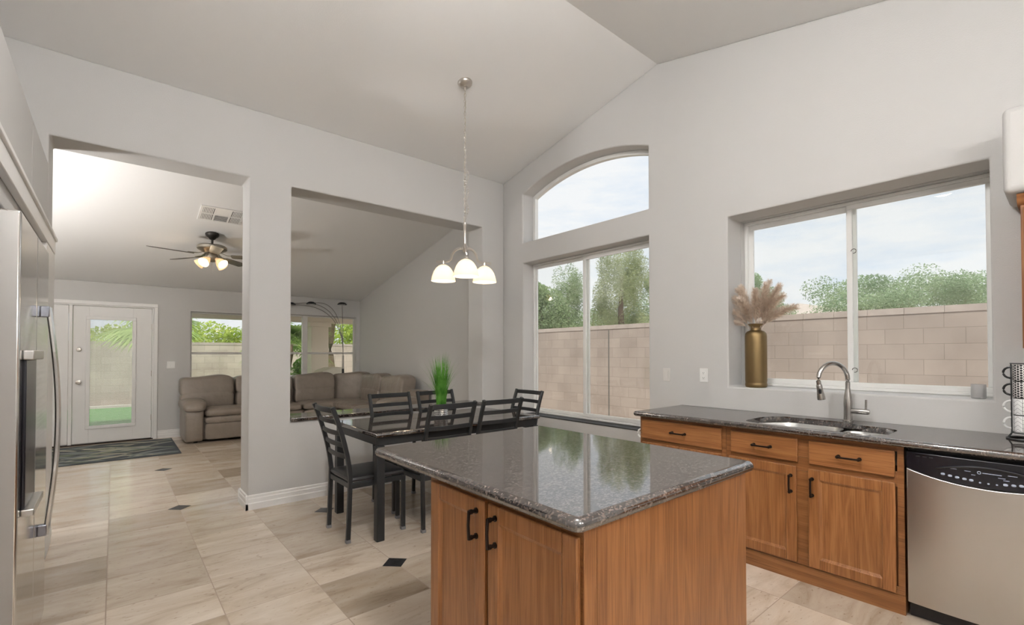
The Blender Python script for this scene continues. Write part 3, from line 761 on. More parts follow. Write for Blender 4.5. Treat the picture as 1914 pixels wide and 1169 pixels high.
# ---------------------------------------------------------------- refrigerator
fl0 = (-4.4, -1.86, 0); t = thing('refrigerator', 'stainless refrigerator in the left alcove, mostly cut off by the picture edge', 'refrigerator', fl0); O = off(fl0)
b = MB(O); b.box(-4.9, -4.06, -2.32, -1.40, .03, 1.855); b.build('body', mat('fridge_side_grey', (.16, .16, .165), .5, nscale=80), t)
b = MB(O); b.box(-4.05, -3.985, -1.845, -1.40, .10, 1.865); rd = b.build('door', STEELP, t, bevel=.008, seg=3)
b = MB(O); b.box(-4.05, -3.985, -2.32, -1.855, .10, 1.865); ld = b.build('door', STEELP, t, bevel=.008, seg=3)
HBR = mat('handle_bracket', (.25, .26, .30), .25, .9, nscale=40)
def fr_handle(y, parent):
    b = MB(O); pts = [(-3.985+.026+.034*math.sin(math.pi*i/20), y, .56+1.01*i/20) for i in range(21)]
    b.bar(pts, .026, .020, (1, 0, 0), c=.006); h = b.build('handle', STEELP, parent)
    for z0 in (1.525, .555):
        b = MB(O); b.box(-3.986, -3.955, y-.016, y+.016, z0, z0+.05); b.build('bracket', HBR, h, bevel=.004)
fr_handle(-1.72, rd)
b = MB(O); b.box(-3.986, -3.975, -2.24, -1.96, .80, 1.34); dp = b.build('dispenser', DARKP, ld, bevel=.004)
b = MB(O); b.box(-3.985, -3.955, -2.25, -1.95, 1.34, 1.375); b.build('dispenser_hood', STEEL, dp, bevel=.004)
b = MB(O); b.box(-3.985, -3.95, -2.25, -1.95, .775, .80); b.build('drip_tray', STEEL, dp, bevel=.004)
b = MB(O); b.box(-4.88, -4.06, -2.31, -1.41, 0, .09); b.build('base_grille', DARKP, t)

# ---------------------------------------------------------------- wall cabinet at the right edge
ul = (-.165, -5.2, 1.385); t = thing('wall_cabinet', 'oak wall cabinet under the white soffit at the right picture edge', 'cabinet', ul); O = off(ul)
b = MB(O); b.box(-.31, -.003, -5.9, -4.556, 1.385, 2.12); b.build('carcass', OAKV, t)
for y0, y1 in ((-5.0, -4.566), (-5.445, -5.01), (-5.89, -5.455)): panel_door(t, O, 'x', -.31, y0, y1, 1.395, 2.09, .02)
b = MB(O); b.prism([(-.31, 2.10), (-.335, 2.12), (-.35, 2.152), (-.003, 2.152), (-.003, 2.10)], 'y', -5.9, -4.545); b.build('crown', OAKY, t)

# ---------------------------------------------------------------- small kitchen things
def plate(name, label, cat, y, z, m, kind):
    l = (0, y, z); t = thing(name, label, cat, l)
    b = MB(); b.box(-.006, 0, -.036, .036, -.058, .058); p = b.build('cover_plate', m, t, bevel=.003, seg=3)
    if kind == 'outlet':
        for s in (-1, 1):
            b = MB(); b.puff((-.007, 0, s*.021), (.003, .015, .014), .3, .6, nu=20, nv=8); q = b.build('socket', PLAST, t)
            for dy, h in ((-.006, .0045), (.006, .0035)):
                b = MB(); b.box(-.0108, -.0098, dy-.001, dy+.001, s*.021+.002-h, s*.021+.002+h); b.build('slot', SLOT, q)
            b = MB(); b.box(-.0108, -.0098, -.002, .002, s*.021-.009, s*.021-.0055); b.build('slot', SLOT, q)
    else:
        b = MB(); b.box(-.009, -.005, -.016, .016, -.033, .033); b.build('rocker', m, t, bevel=.002)
    return t
plate('wall_outlet', 'white duplex outlet on the wall left of the kitchen window', 'outlet', -2.698, 1.178, PLAST, 'outlet')
plate('light_switch', 'wall-coloured switch plate beside the tall window', 'switch', -2.345, 1.171, GPLAST, 'switch')
l = (-3.03, D, 1.184); t = thing('light_switch', 'white double switch plate right of the patio door', 'switch', l)
b = MB(); b.box(-.058, .058, -.006, 0, -.058, .058); b.build('cover_plate', PLAST, t, bevel=.003)
for s in (-.023, .023):
    b = MB(); b.box(s-.016, s+.016, -.010, -.005, -.033, .033); b.build('rocker', PLAST, t, bevel=.002)
# white hook on the cabinet end
b = MB(); b.tube([(.0, -.006+.036*math.sin(R(a)), .033*math.cos(R(a))) for a in range(0, 181, 15)], .0075, 10)
o = b.build('towel_hook', PLAST, loc=(-.60, -2.496, .735)); tag(o, 'white curved plastic hook on the end of the oak base cabinet', 'hook')

# brass vase with dried plumes
vl = (.10, -3.081, 1.0935)
b = MB()
pr = [(.066, 0), (.076, .004), (.080, .016), (.080, .028), (.0775, .034), (.0775, .04), (.0795, .06), (.0795, .40), (.076, .425), (.062, .442), (.041, .449), (.037, .458), (.037, .474), (.046, .486), (.056, .498), (.054, .501), (.034, .482), (.033, .45), (.06, .42), (.07, .39), (.07, .02), (0, .02)]
b.lathe(pr, (0, 0, 0), 40)
o = b.build('vase', BRASS, loc=vl); tag(o, 'tall ribbed bronze-gold bottle vase on the kitchen window sill', 'vase')
plume = None
for i, (az, tilt, ln, fat) in enumerate([(200, 10, .36, 1.3), (95, 30, .35, 1.4), (88, 52, .36, 1.3), (120, 20, .39, 1.4), (258, 42, .37, 1.5), (272, 62, .36, 1.4), (300, 26, .39, 1.4), (20, 18, .38, 1.3), (170, 38, .34, 1.2), (230, 24, .41, 1.4), (80, 76, .34, 1.3), (280, 14, .43, 1.3), (320, 50, .30, 1.2), (262, 30, .42, 1.4), (100, 16, .41, 1.3)]):
    L0 = Vector((0, 0, .505)); a = R(az); di = Vector((math.cos(a), math.sin(a), 0))
    t0 = R(tilt)
    P = []; N_ = 14
    for k in range(N_+1):
        u = k/N_; th = t0*(.35+.9*u); 
        P.append((P[-1]+(di*math.sin(th)+Vector((0, 0, math.cos(th))))*(ln/N_)) if P else Vector((di.x*.012, di.y*.012, .40)))
    b = MB(); b.tube(P, .0018, 5)
    stem = thing('pampas_plume', 'dried beige pampas plume fanning out of the bronze vase', 'dried plant', vl, 0, 'pampas plumes in the vase')
    b.build('stem', PAMPAS, stem)
    b = MB(); rnd = random.Random(i)
    for k in range(620):
        u = .33+.67*rnd.random()**.85; f = u*N_; j = min(N_-1, int(f)); p = P[j].lerp(P[j+1], f-j); tg = (P[j+1]-P[j]).normalized()
        w_ = .030*fat*math.sin(math.pi*min(1, (u-.28)/.80))**.7+.006
        rv = Vector((rnd.gauss(0, 1), rnd.gauss(0, 1), rnd.gauss(0, 1))); rv = (rv-tg*rv.dot(tg)).normalized()
        q = p+rv*w_*.95+tg*.035; s = tg.cross(rv).normalized()*.0022
        b.add([p-s, p+s, q+s*.4+Vector((0, 0, -.004)), q-s*.4+Vector((0, 0, -.004))], [(0, 1, 2, 3)])
    b.build('feather', PAMPAS, stem, smooth=0)
# candle jar
l = (.125, -4.352, 1.0935); t = thing('candle_jar', 'grey glass candle jar at the right end of the window sill', 'candle', l)
b = MB(); b.lathe([(.030, 0), (.034, .004), (.034, .083), (.0325, .084), (.031, .082), (.031, .008), (0, .008)], n=28); b.build('jar', glass('smoky_glass', (.90, .90, .90), rough=.05, alpha=.28, haze=(.80, .79, .79)), t)
b = MB(); b.lathe([(.0302, .009), (.0302, .050), (0, .052)], n=24); b.build('wax', mat('grey_wax', (.60, .58, .57), .5, nscale=40), t)

# mug rack with four mugs
ml = (-.185, -4.556, .915); t = thing('mug_rack', 'black wire rack holding a column of four mugs on the worktop', 'rack', ml)
b = MB(); b.tube([(.07*math.cos(k*math.pi/12), .07*math.sin(k*math.pi/12), .004) for k in range(24)], .004, 8, closed=True)
b.tube([(.052*math.cos(k*math.pi/12), .052*math.sin(k*math.pi/12), .034) for k in range(24)], .0028, 8, closed=True); b.build('base_ring', BLKMET, t)
for a in (75, 115, 255, 295):
    b = MB(); x, y = .0535*math.cos(R(a)), .0535*math.sin(R(a)); b.tube([(x*1.28, y*1.28, .004), (x, y, .03), (x, y, .392)], .0026, 7); b.build('upright', BLKMET, t)
b = MB(); b.tube([(.0535*math.cos(R(a)), .0535*math.sin(R(a)), .392) for a in range(75, 296, 20)], .0026, 7); b.build('top_ring', BLKMET, t)
def mug_mat(name, kind):
    m, tr, bs = NEW(name); bs.inputs['Roughness'].default_value = .3
    c = N(tr, 'ShaderNodeTexCoord'); s = N(tr, 'ShaderNodeSeparateXYZ'); tr.links.new(c.outputs['Object'], s.inputs[0])
    def mth(op, a, b_=None, c_=None):
        q = N(tr, 'ShaderNodeMath', operation=op)
        for i, v in enumerate((a, b_, c_)):
            if v is None: continue
            if isinstance(v, (int, float)): q.inputs[i].default_value = v
            else: tr.links.new(v, q.inputs[i])
        return q.outputs[0]
    ang = mth('ARCTAN2', s.outputs[1], s.outputs[0]); u = mth('MULTIPLY', ang, .047); v = s.outputs[2]
    mx = N(tr, 'ShaderNodeMix', data_type='RGBA')
    if kind == 'dots':                      # staggered dark ovals on pale ground
        cu = mth('DIVIDE', u, .0130); row = mth('FLOOR', mth('MULTIPLY', cu, 1)); odd = mth('MODULO', mth('ADD', row, 100), 2)
        cv = mth('ADD', mth('DIVIDE', v, .0125), mth('MULTIPLY', odd, .5))
        fu = mth('SUBTRACT', mth('FRACT', cu), .5); fv = mth('SUBTRACT', mth('FRACT', cv), .5)
        d = mth('SQRT', mth('ADD', mth('MULTIPLY', fu, fu), mth('MULTIPLY', fv, fv)))
        f = mth('GREATER_THAN', d, .40); a_, b_ = (.012, .012, .014, 1), (.62, .60, .58, 1)
    else:                                   # thin dark chevrons on white
        cu = mth('PINGPONG', mth('ADD', u, .5), .020); cv = mth('FRACT', mth('DIVIDE', mth('SUBTRACT', v, mth('MULTIPLY', cu, .85)), .021))
        l1 = mth('LESS_THAN', cv, .075); l2 = mth('LESS_THAN', cu, .0008)
        f = mth('MAXIMUM', l1, l2); a_, b_ = (.78, .78, .78, 1), (.06, .06, .07, 1)
    tr.links.new(f, mx.inputs[0]); mx.inputs[6].default_value = a_; mx.inputs[7].default_value = b_
    tr.links.new(mx.outputs[2], bs.inputs['Base Color']); return m
DOT, CHEV = mug_mat('dotted_glaze', 'dots'), mug_mat('chevron_glaze', 'chev')
BLKG, WHTG = mat('black_glaze', (.012, .012, .013), .25, nscale=30, nstr=.01), mat('white_glaze', (.80, .80, .79), .3, nscale=30, nstr=.01)
for k, (z, pm, hm, lb) in enumerate([(.952, CHEV, WHTG, 'white chevron mug at the bottom of the stack in the wire rack'), (1.0395, CHEV, WHTG, 'white chevron mug second from the bottom in the wire rack'),
                                    (1.127, DOT, BLKG, 'black dotted mug just above the white mugs in the rack'), (1.2145, DOT, BLKG, 'black dotted mug on top of the stack in the rack')]):
    mg = thing('mug', lb, 'mug', (ml[0], ml[1], z), 0, 'mugs stacked in the wire rack')
    b = MB(); b.lathe([(.040, 0), (.046, .004), (.047, .012), (.047, .084), (.0455, .086), (.044, .084), (.044, .008), (0, .006)], n=36); b.build('body', pm, mg)
    b = MB(); b.tube([(0, .045+.034*math.sin(R(a))**.8 if 0 < a < 180 else .045, .044+.029*math.cos(R(a))) for a in range(0, 181, 15)], .0052, 10, scale=[1.2]+[1]*11+[1.2]); b.build('handle', hm, mg)

# ---------------------------------------------------------------- globe fill lights added out of view to brighten the kitchen
def globe(x, y, z, r, power, label):
    zc = cz(y); t = thing('fill_globe', label, 'fill light', (x, y, zc))
    m = glow('fill_globe_glow_%d' % round(power), (1, .98, .955), power/(math.pi*4*math.pi*r*r), (.8, .8, .8), .3)
    b = MB(); b.lathe([(.06, .03), (.06, -.03), (.01, -.05)], n=20); b.build('canopy', NICKEL, t)
    b = MB(); b.tube([(0, 0, -.04), (0, 0, z+r+.02-zc)], .006, 8); b.build('rod', NICKEL, t)
    b = MB(); b.lathe([(.05, z+r*.90-zc), (.05, z+r+.03-zc), (.012, z+r+.04-zc)], n=20); b.build('cap', NICKEL, t)
    b = MB(); b.puff((0, 0, z-zc), (r, r, r), 1, 1, nu=32, nv=20); b.build('globe', m, t)
globe(-2.9, -3.75, 3.36, .17, 118, 'added unseen globe fill light high above the island')
globe(-3.3, -6.2, 2.80, .22, 62, 'added unseen globe fill light at the back of the kitchen, nearer the refrigerator')
globe(-1.9, -6.6, 2.72, .22, 24, 'added unseen globe fill light at the back of the kitchen, nearer the worktop')
# unseen uplight added beyond the opening's left edge to brighten the family room ceiling
def torchiere(x, y, power, label):
    t = thing('fill_torchiere', label, 'floor lamp', (x, y, 0))
    b = MB(); b.lathe([(.14, 0), (.14, .02), (.02, .04), (.014, .08), (.014, 1.36), (.03, 1.38)], n=28); b.build('pole', BLKMET, t)
    b = MB(); b.lathe([(.03, 1.37), (.11, 1.41), (.17, 1.49), (.19, 1.56), (.182, 1.56), (.16, 1.50), (.10, 1.43), (0, 1.42)], n=36); b.build('bowl', BLKMET, t)
    b = MB(); b.lathe([(0, 1.535), (.165, 1.535), (.165, 1.545), (0, 1.546)], n=28); b.build('diffuser', glow('fill_torchiere_glow', (1, .97, .94), power/(math.pi*math.pi*.165*.165), (.8, .8, .8), .2), t)
torchiere(-5.85, 1.3, 150, 'added unseen torchiere fill lamp in the far left of the family room')
# ================================================================== DINING
TT = .785
# chair: local frame faces +x, origin on the floor under the seat centre
def make_chair(label):
    t = thing('dining_chair', label, 'chair', (0, 0, 0), 0, 'ladder-back dining chairs around the table')
    def post_x(z):                                   # rear post line: upright to the seat, then leaning back
        if z < .47: return -.205-.010*(.47-z)/.47*1.5
        u = (z-.47)/.51; return -.205-.055*u-.075*u*u
    for s in (-1, 1):
        b = MB(); b.bar([(post_x(z), s*.200, z) for z in (.022, .2, .40, .47, .55, .63, .71, .79, .87, .93, .980)], .030, .026, (0, 1, 0), c=.003)
        lg = b.build('rear_leg', BLKMET, t)
        b = MB(); b.box(post_x(0)-.0165, post_x(0)+.0165, s*.2-.0165, s*.2+.0165, 0, .024); b.build('foot_cap', GREYCAP, lg, bevel=.002)
    for s in (-1, 1):
        b = MB(); b.bar([(.205, s*.205, .022), (.205, s*.205, .415)], .030, .030, (0, 1, 0), c=.003); lg = b.build('front_leg', BLKMET, t)
        b = MB(); b.box(.188, .222, s*.205-.017, s*.205+.017, 0, .024); b.build('foot_cap', GREYCAP, lg, bevel=.002)
    for k, z in enumerate((.958, .872, .787, .702, .617)):
        b = MB(); x = post_x(z); b.bar([(x-.020*math.cos(math.pi*y/.40), y, z) for y in (-.188, -.15, -.10, -.05, 0, .05, .10, .15, .188)], .013, .040 if k == 0 else .034, (0, 0, 1), c=.003)
        b.build('slat', BLKMET, t)
    b = MB()
    for (x0, x1, y0, y1) in ((-.20, .215, -.215, -.19), (-.20, .215, .19, .215), (.19, .215, -.19, .19), (-.215, -.19, -.19, .19)): b.box(x0, x1, y0, y1, .385, .425)
    b.build('seat_frame', BLKMET, t, bevel=.003)
    b = MB(); b.puff((.005, 0, .447), (.222, .218, .026), .5, .16, nu=48, nv=10); b.build('seat', LEATH, t)
    return t
ch = make_chair('charcoal ladder-back chair standing alone at the left end of the table')
spots = [(-2.232, -1.095, 0, None),
         (-1.745, -1.252, 90, 'charcoal ladder-back chair on the island side of the table, the one nearer the left'),
         (-1.255, -1.252, 90, 'charcoal ladder-back chair on the island side of the table, the one nearer the windows'),
         (-1.715, -.715, -90, 'charcoal ladder-back chair between the half wall and the table, left of the grass plant'),
         (-1.215, -.715, -90, 'charcoal ladder-back chair between the half wall and the table, right behind the grass plant'),
         (-.772, -.985, 180, 'charcoal ladder-back chair at the window end of the table')]
for i, (x, y, a, lb) in enumerate(spots):
    if i == 0: ch.location = (x, y, 0)
    else: dup(ch, (x, y, 0), R(a), lb)
# table
X0, X1, Y0t, Y1t = -2.305, -.705, -1.44, -.545
l = ((X0+X1)/2, (Y0t+Y1t)/2, 0); t = thing('dining_table', 'black metal dining table with a glossy dark stone-look top', 'table', l); O = off(l)
b = MB(O)
o2 = rounded([(X0, Y0t), (X1, Y0t), (X1, Y1t), (X0, Y1t)], .006, 3); n = len(o2); vs = []
for ins, z in ((.012, TT), (.004, TT-.004), (0, TT-.010), (.001, TT-.028), (.012, TT-.034)): vs += [(x, y, z) for x, y in inset_poly(o2, ins)]
fs = [tuple(range(n)), tuple(range(4*n, 5*n))[::-1]]
for j in range(4):
    for i in range(n): fs.append((j*n+i, j*n+(i+1) % n, (j+1)*n+(i+1) % n, (j+1)*n+i))
b.add(vs, fs); flat_top(b.build('tabletop', DSTONE, t).data)
b = MB(O); k = .022; za, zb = TT-.095, TT-.034
b.box(X0+k, X1-k, Y0t+k, Y0t+k+.022, za, zb); b.box(X0+k, X1-k, Y1t-k-.022, Y1t-k, za, zb); b.box(X0+k, X0+k+.022, Y0t+k+.022, Y1t-k-.022, za, zb); b.box(X1-k-.022, X1-k, Y0t+k+.022, Y1t-k-.022, za, zb)
b.build('apron', BLKMET, t, bevel=.003)
for x in (X0+.042, X1-.042):
    for y in (Y0t+.042, Y1t-.042):
        b = MB(O); b.box(x-.03, x+.03, y-.03, y+.03, 0, za); b.build('leg', BLKMET, t, bevel=.005)
# grass plant
l = (-1.449, -.90, TT); t = thing('grass_plant', 'tall green ornamental grass in a ribbed silver glass pot on the dining table', 'plant', l)
b = MB(); pr = [(0, 0), (.060, 0)]
for i in range(13): pr.append((.062+.004*(1 if i % 2 else -1), .004+.0085*i))
pr += [(.066, .112), (.060, .112), (.058, .10), (0, .10)]
b.lathe(pr, n=36); b.build('pot', brushed('ribbed_silver_glass', (.62, .62, .62), .2, (30, 30, 30)), t)
b = MB(); rnd = random.Random(3)
for k in range(420):
    a = rnd.random()*2*math.pi; r0 = .045*math.sqrt(rnd.random()); lean = abs(rnd.gauss(0, .20))+.02; h = rnd.uniform(.30, .53)*(1-.3*lean)
    if rnd.random() < .06: lean = .5; h = .26
    p0 = Vector((r0*math.cos(a), r0*math.sin(a), .098)); a2 = a+rnd.gauss(0, .5); dv_ = Vector((math.cos(a2), math.sin(a2), 0)); sd = Vector((-math.sin(a2), math.cos(a2), 0))*rnd.uniform(.0016, .0032)
    vs = []; K = 5
    for j in range(K+1):
        u = j/K; p = p0+dv_*lean*h*u*u+Vector((0, 0, h*u-.10*lean*u*u)); w_ = (1-u)**.6; vs += [p-sd*w_, p+sd*w_]
    b.add(vs, [(2*j, 2*j+1, 2*j+3, 2*j+2) for j in range(K)])
b.build('blades', GRASS, t, smooth=0)
b = MB(); b.lathe([(0, .098), (.057, .100), (.03, .106), (0, .108)], n=20); b.build('soil', mat('dark_moss', (.03, .05, .015), .9, nscale=60, nstr=.5), t)

# chandelier
hx, hy = -1.385, -1.195; zc = cz(hy)
l = (hx, hy, zc); t = thing('chandelier', 'three-light brushed nickel chandelier on a long chain over the dining table', 'chandelier', l); O = off(l)
tilt = Matrix.Rotation(-math.atan(.2155), 3, 'X')
b = MB(O); b.lathe([(0, -.045), (.018, -.044), (.024, -.036), (.045, -.030), (.062, -.016), (.066, -.003), (.066, .0)], (hx, hy, zc), 32, rot=tilt); b.lathe([(.006, -.075), (.010, -.06), (.010, -.04)], (hx, hy, zc), 12); b.build('canopy', NICKEL, t)
b = MB(O)
def link(b, c, ang, ln=.034, w_=.0085, r=.0022):
    pts = []
    for k in range(14):
        a = 2*math.pi*k/14; u = w_*math.cos(a); v = ln/2*math.sin(a)*(1 if abs(math.sin(a)) < .99 else 1); pts.append(Vector(c)+Vector((u*math.cos(ang), u*math.sin(ang), v)))
    b.tube(pts, r, 6, closed=True)
z = zc-.085; i = 0
while z > 2.56: link(b, (hx, hy, z), R(45+90*(i % 2))); z -= .0275; i += 1
b.build('chain', NICKEL, t, smooth=60)
b = MB(O)                                     # slack end of the chain hanging beside it
for k in range(20):
    zz = 2.985-.0215*k; dx = .020+.022*math.sin(k*.9)*.5; link(b, (hx+dx*.76, hy-dx*.65, zz), R(20+80*(k % 2)), .030)
b.build('spare_chain', NICKEL, t, smooth=60)
b = MB(O); b.tube([(hx+.006*math.cos(k*.8), hy+.006*math.sin(k*.8), zc-.06-k*(zc-.06-2.53)/60) for k in range(61)], .0022, 6); b.build('cord', mat('clear_cord', (.5, .45, .36), .3, nscale=40, nstr=.02), t)
b = MB(O); b.tube([(hx, hy, 2.58+.014*math.sin(0)), ]*0+[(hx+.012*math.cos(k*math.pi/8), hy, 2.548+.018*math.sin(k*math.pi/8)) for k in range(16)], .003, 8, closed=True)
b.lathe([(0, 2.30), (.026, 2.302), (.026, 2.315), (.018, 2.325), (.014, 2.345), (.0135, 2.50), (.017, 2.505), (.017, 2.525), (.006, 2.532), (0, 2.533)], (hx, hy, 0), 20)
b.build('stem', NICKEL, t)
b = MB(O); b.lathe([(0, 2.262), (.012, 2.265), (.022, 2.28), (.028, 2.296), (.028, 2.306), (0, 2.31)], (hx, hy, 0), 20); b.build('hub', NICKEL, t)
cam_r = Vector((.757, -.654, 0)); cam_f = Vector((.654, .757, 0))
for k, ang in enumerate((-80, 37, 166)):        # one arm towards the viewer, two away
    dv_ = cam_r*math.cos(R(ang))+cam_f*math.sin(R(ang)); c0 = Vector((hx, hy, 0))
    P = [c0+dv_*.022+Vector((0, 0, 2.296))]
    for j in range(0, 9):
        a = R(100-95*j/8); P.append(c0+dv_*(.045+.085*math.cos(a)*1.0)+Vector((0, 0, 2.205+.095*math.sin(a))))
    P += [c0+dv_*.150+Vector((0, 0, 2.193)), c0+dv_*.275+Vector((0, 0, 2.193))]
    b = MB(O); b.bar(P, .020, .010, (0, 0, 1) if False else dv_.cross(Vector((0, 0, 1))), c=.002); arm = b.build('arm', NICKEL, t)
    sc = c0+dv_*.205
    b = MB(O); b.lathe([(0, 2.200), (.008, 2.198), (.008, 2.188), (.015, 2.184), (.016, 2.165), (.024, 2.160), (.027, 2.152)], sc, 20); b.build('socket', NICKEL, arm)
    b = MB(O); b.lathe([(.024, 2.160), (.044, 2.150), (.066, 2.130), (.086, 2.098), (.100, 2.058), (.109, 2.015), (.1075, 2.0135), (.097, 2.057), (.083, 2.096), (.063, 2.127), (.042, 2.146), (.024, 2.155)], sc, 36); b.build('shade', SHADE, arm)
    b = MB(O); b.puff(sc+Vector((0, 0, 2.082)), (.027, .027, .034), 1, 1, nu=18, nv=12); b.build('bulb', BULB, arm)
    light('chandelier_light', 'POINT', sc+Vector((0, 0, 2.04)), 2.0, (1, .82, .60), shadow_soft_size=.03)

# ================================================================== FAMILY ROOM
# sectional sofa
sl = (-1.2, 4.4, 0); t = thing('sectional_sofa', 'taupe leather reclining sectional sofa running along the far windows and side wall', 'sofa', sl); O = off(sl)
def back_pair(cx, w_, parent=t, rot=None, at=None, y=4.62, dz=0):
    """head pillow over a lumbar cushion; local x along the sofa"""
    def place(c): return c if rot is None else (Vector(at)+rot @ (Vector(c)-Vector(at)))
    b = MB(O); b.puff(place((cx, y, .835+dz)), (w_/2-.004, .135, .168), .40, .18, rot=rot, nu=40, nv=18,
        fn=lambda p: Vector((p.x, p.y-.06*(p.z/.175)*-.4, p.z+.018*math.sin(p.x*9))))
    h = b.build('head_pillow', SOFA, parent)
    b = MB(O); b.puff(place((cx, y-.025, .61+dz)), (w_/2-.008, .135, .17), .5, .25, rot=rot, nu=40, nv=16); b.build('back_cushion', SOFA, parent)
def seat(cx, w_, rot=None, at=None, y0=4.0, foot=True):
    def place(c): return c if rot is None else (Vector(at)+rot @ (Vector(c)-Vector(at)))
    b = MB(O); b.puff(place((cx, y0+.29, .445)), (w_/2-.004, .30, .075), .55, .2, rot=rot, nu=40, nv=12); b.build('seat_cushion', SOFA, t)
    if foot:
        b = MB(O); b.puff(place((cx, y0+.05, .335)), (w_/2-.006, .06, .055), .5, .2, rot=rot, nu=32, nv=10); b.build('seat_roll', SOFA, t)
        b = MB(O); b.puff(place((cx, y0+.055, .165)), (w_/2-.008, .045, .13), .22, .15, rot=rot, nu=32, nv=10); b.build('footrest', SOFA, t)
b = MB(O); b.box(-2.84, -.02, 4.10, 4.72, .03, .38); b.box(-.68, .06, 1.98, 4.10, .03, .38); b.box(-2.72, .07, 4.66, 4.90, .05, .80); b.box(-.14, .07, 1.98, 4.66, .05, .78); b.build('base', SOFA, t, bevel=.03, seg=3)
b = MB(O); b.puff((-2.80, 4.42, .27), (.125, .42, .26), .25, .25, nu=32, nv=14); b.puff((-2.80, 4.36, .575), (.165, .40, .085), .7, .5, nu=36, nv=14, fn=lambda p: Vector((p.x, p.y, p.z-.30*max(0, -p.y-.22)))); b.build('arm', SOFA, t)
for cx, w_ in ((-2.315, .72), (-1.60, .70), (-.895, .70)): seat(cx, w_)
for cx, w_ in ((-2.58, .72), (-1.86, .70), (-.92, .68)): pass
back_pair(-2.575, .75); back_pair(-1.735, .90); back_pair(-.90, .72)
# corner wedge and the side run, turned to face the room's left
rq = Matrix.Rotation(R(-45), 3, 'Z'); back_pair(-.22, .70, rot=rq, at=(-.22, 4.50, .6), y=4.50)
b = MB(O); b.puff((-.42, 4.22, .445), (.34, .34, .075), .55, .35, nu=36, nv=12); b.build('seat_cushion', SOFA, t)
rr_ = Matrix.Rotation(R(-90), 3, 'Z')
for cy_ in (3.58, 2.72):
    at = (-.12, cy_, .6); 
    back_pair(-.12, .82, rot=rr_, at=at, y=cy_-.0)
    b = MB(O); b.puff((-.43, cy_, .445), (.30, .40, .075), .55, .2, nu=40, nv=12); b.build('seat_cushion', SOFA, t)
    b = MB(O); b.puff((-.70, cy_, .20), (.05, .40, .16), .22, .15, nu=32, nv=10); b.build('footrest', SOFA, t)
b = MB(O); b.puff((-.33, 2.12, .30), (.40, .13, .29), .25, .25, nu=32, nv=14); b.puff((-.33, 2.12, .60), (.40, .16, .085), .7, .5, nu=36, nv=14); b.build('arm', SOFA, t)
b = MB(O)
for (x, y) in ((-2.78, 4.1), (-2.0, 4.15), (-1.2, 4.15), (-.6, 2.05), (-.05, 2.05), (-2.78, 4.8), (-.05, 4.8)): b.lathe([(.025, 0), (.03, .04)], (x, y, 0), 10)
b.build('feet', DARKP, t)

# arc floor lamp with several arms
ll = (-.215, 4.735-.30+.52, 0); ll = (-.045, 4.86, 0)
t = thing('arc_floor_lamp', 'five-arm arching floor lamp with small black dome heads in the sofa corner', 'floor lamp', (-.262, 4.86, 0)); lx, ly = -.262, 4.86; O = off((lx, ly, 0))
LP = mat('lamp_pole_grey', (.30, .29, .27), .35, .6, nscale=60, nstr=.02)
b = MB(O); b.lathe([(0, 0), (.13, 0), (.13, .015), (.02, .03), (.014, .06), (.014, .86)], (lx, ly, 0), 24); b.build('base', BLKMET, t)
b = MB(O); b.lathe([(.0, .85), (.022, .855), (.022, 1.06), (0, 1.065)], (lx, ly, 0), 16); b.build('sleeve', BLKMET, t)
b = MB(O); b.lathe([(.0, 1.06), (.020, 1.065), (.018, 1.33), (0, 1.335)], (lx, ly, 0), 16); b.build('pole', mat('pale_pole', (.52, .49, .44), .4, nscale=40, nstr=.02), t)
heads = [(-1.50, 4.80, 2.225), (-1.245, 4.84, 2.29), (-.885, 4.82, 2.325), (-.305, 4.80, 2.352)]
for (x, y, z) in heads:
    p0, p1 = Vector((lx, ly, 1.32)), Vector((x, y, z+.0)); P = []
    ctl = Vector((lx+.06*(x-lx) + .0, ly, z+.10+.16*abs(x-lx))) if abs(x-lx) > .1 else Vector((lx-.01, ly, 1.9))
    ctl0 = p0+Vector((0.0, 0, .35))
    for k in range(25):
        u = k/24; P.append(p0*(1-u)**3+ctl0*3*u*(1-u)**2+ctl*3*u*u*(1-u)+p1*u**3)
    b = MB(O); b.tube(P, .0068, 8); ar = b.build('arm', LP, t)
    b = MB(O); b.lathe([(0, .042), (.04, .037), (.074, .018), (.092, -.010), (.090, -.012), (.072, .010), (.038, .028), (0, .032)], p1, 24); b.build('lamp_head', BLKMET, ar)
    b = MB(O); b.lathe([(0, -.016), (.03, -.014), (.066, -.009), (0, -.006)], p1, 20); b.build('diffuser', VINYL, ar)

# ceiling fan
fx, fy = -2.770, 2.690; fz = cz(fy); l = (fx, fy, fz)
t = thing('ceiling_fan', 'dark five-blade ceiling fan with a cluster of lit glass shades in the family room', 'ceiling fan', l); O = off(l)
DBR = mat('dark_fan_bronze', (.030, .026, .022), .4, .5, nscale=60, nstr=.03); PEW = brushed('antique_pewter', (.36, .33, .28), .35, (40, 40, 40))
b = MB(O); b.lathe([(.075, .02), (.080, -.01), (.070, -.035), (.045, -.055), (.030, -.075), (.014, -.082), (.0125, -.19)], (fx, fy, fz), 24); b.build('canopy', DBR, t)
b = MB(O); b.lathe([(.0, 2.80), (.05, 2.80), (.15, 2.79), (.168, 2.775), (.170, 2.745), (.160, 2.732), (.150, 2.728), (.09, 2.69), (.05, 2.685), (0, 2.685)], (fx, fy, 0), 36); b.build('motor', PEW, t)
b = MB(O); b.lathe([(.05, 2.69), (.075, 2.66), (.075, 2.62), (.055, 2.59), (.03, 2.575), (0, 2.57)], (fx, fy, 0), 24); b.build('light_kit', PEW, t)
BLADE = mat('weathered_blade', (.10, .09, .075), .45, nscale=40, nstr=.05, var=.25, vscale=12)
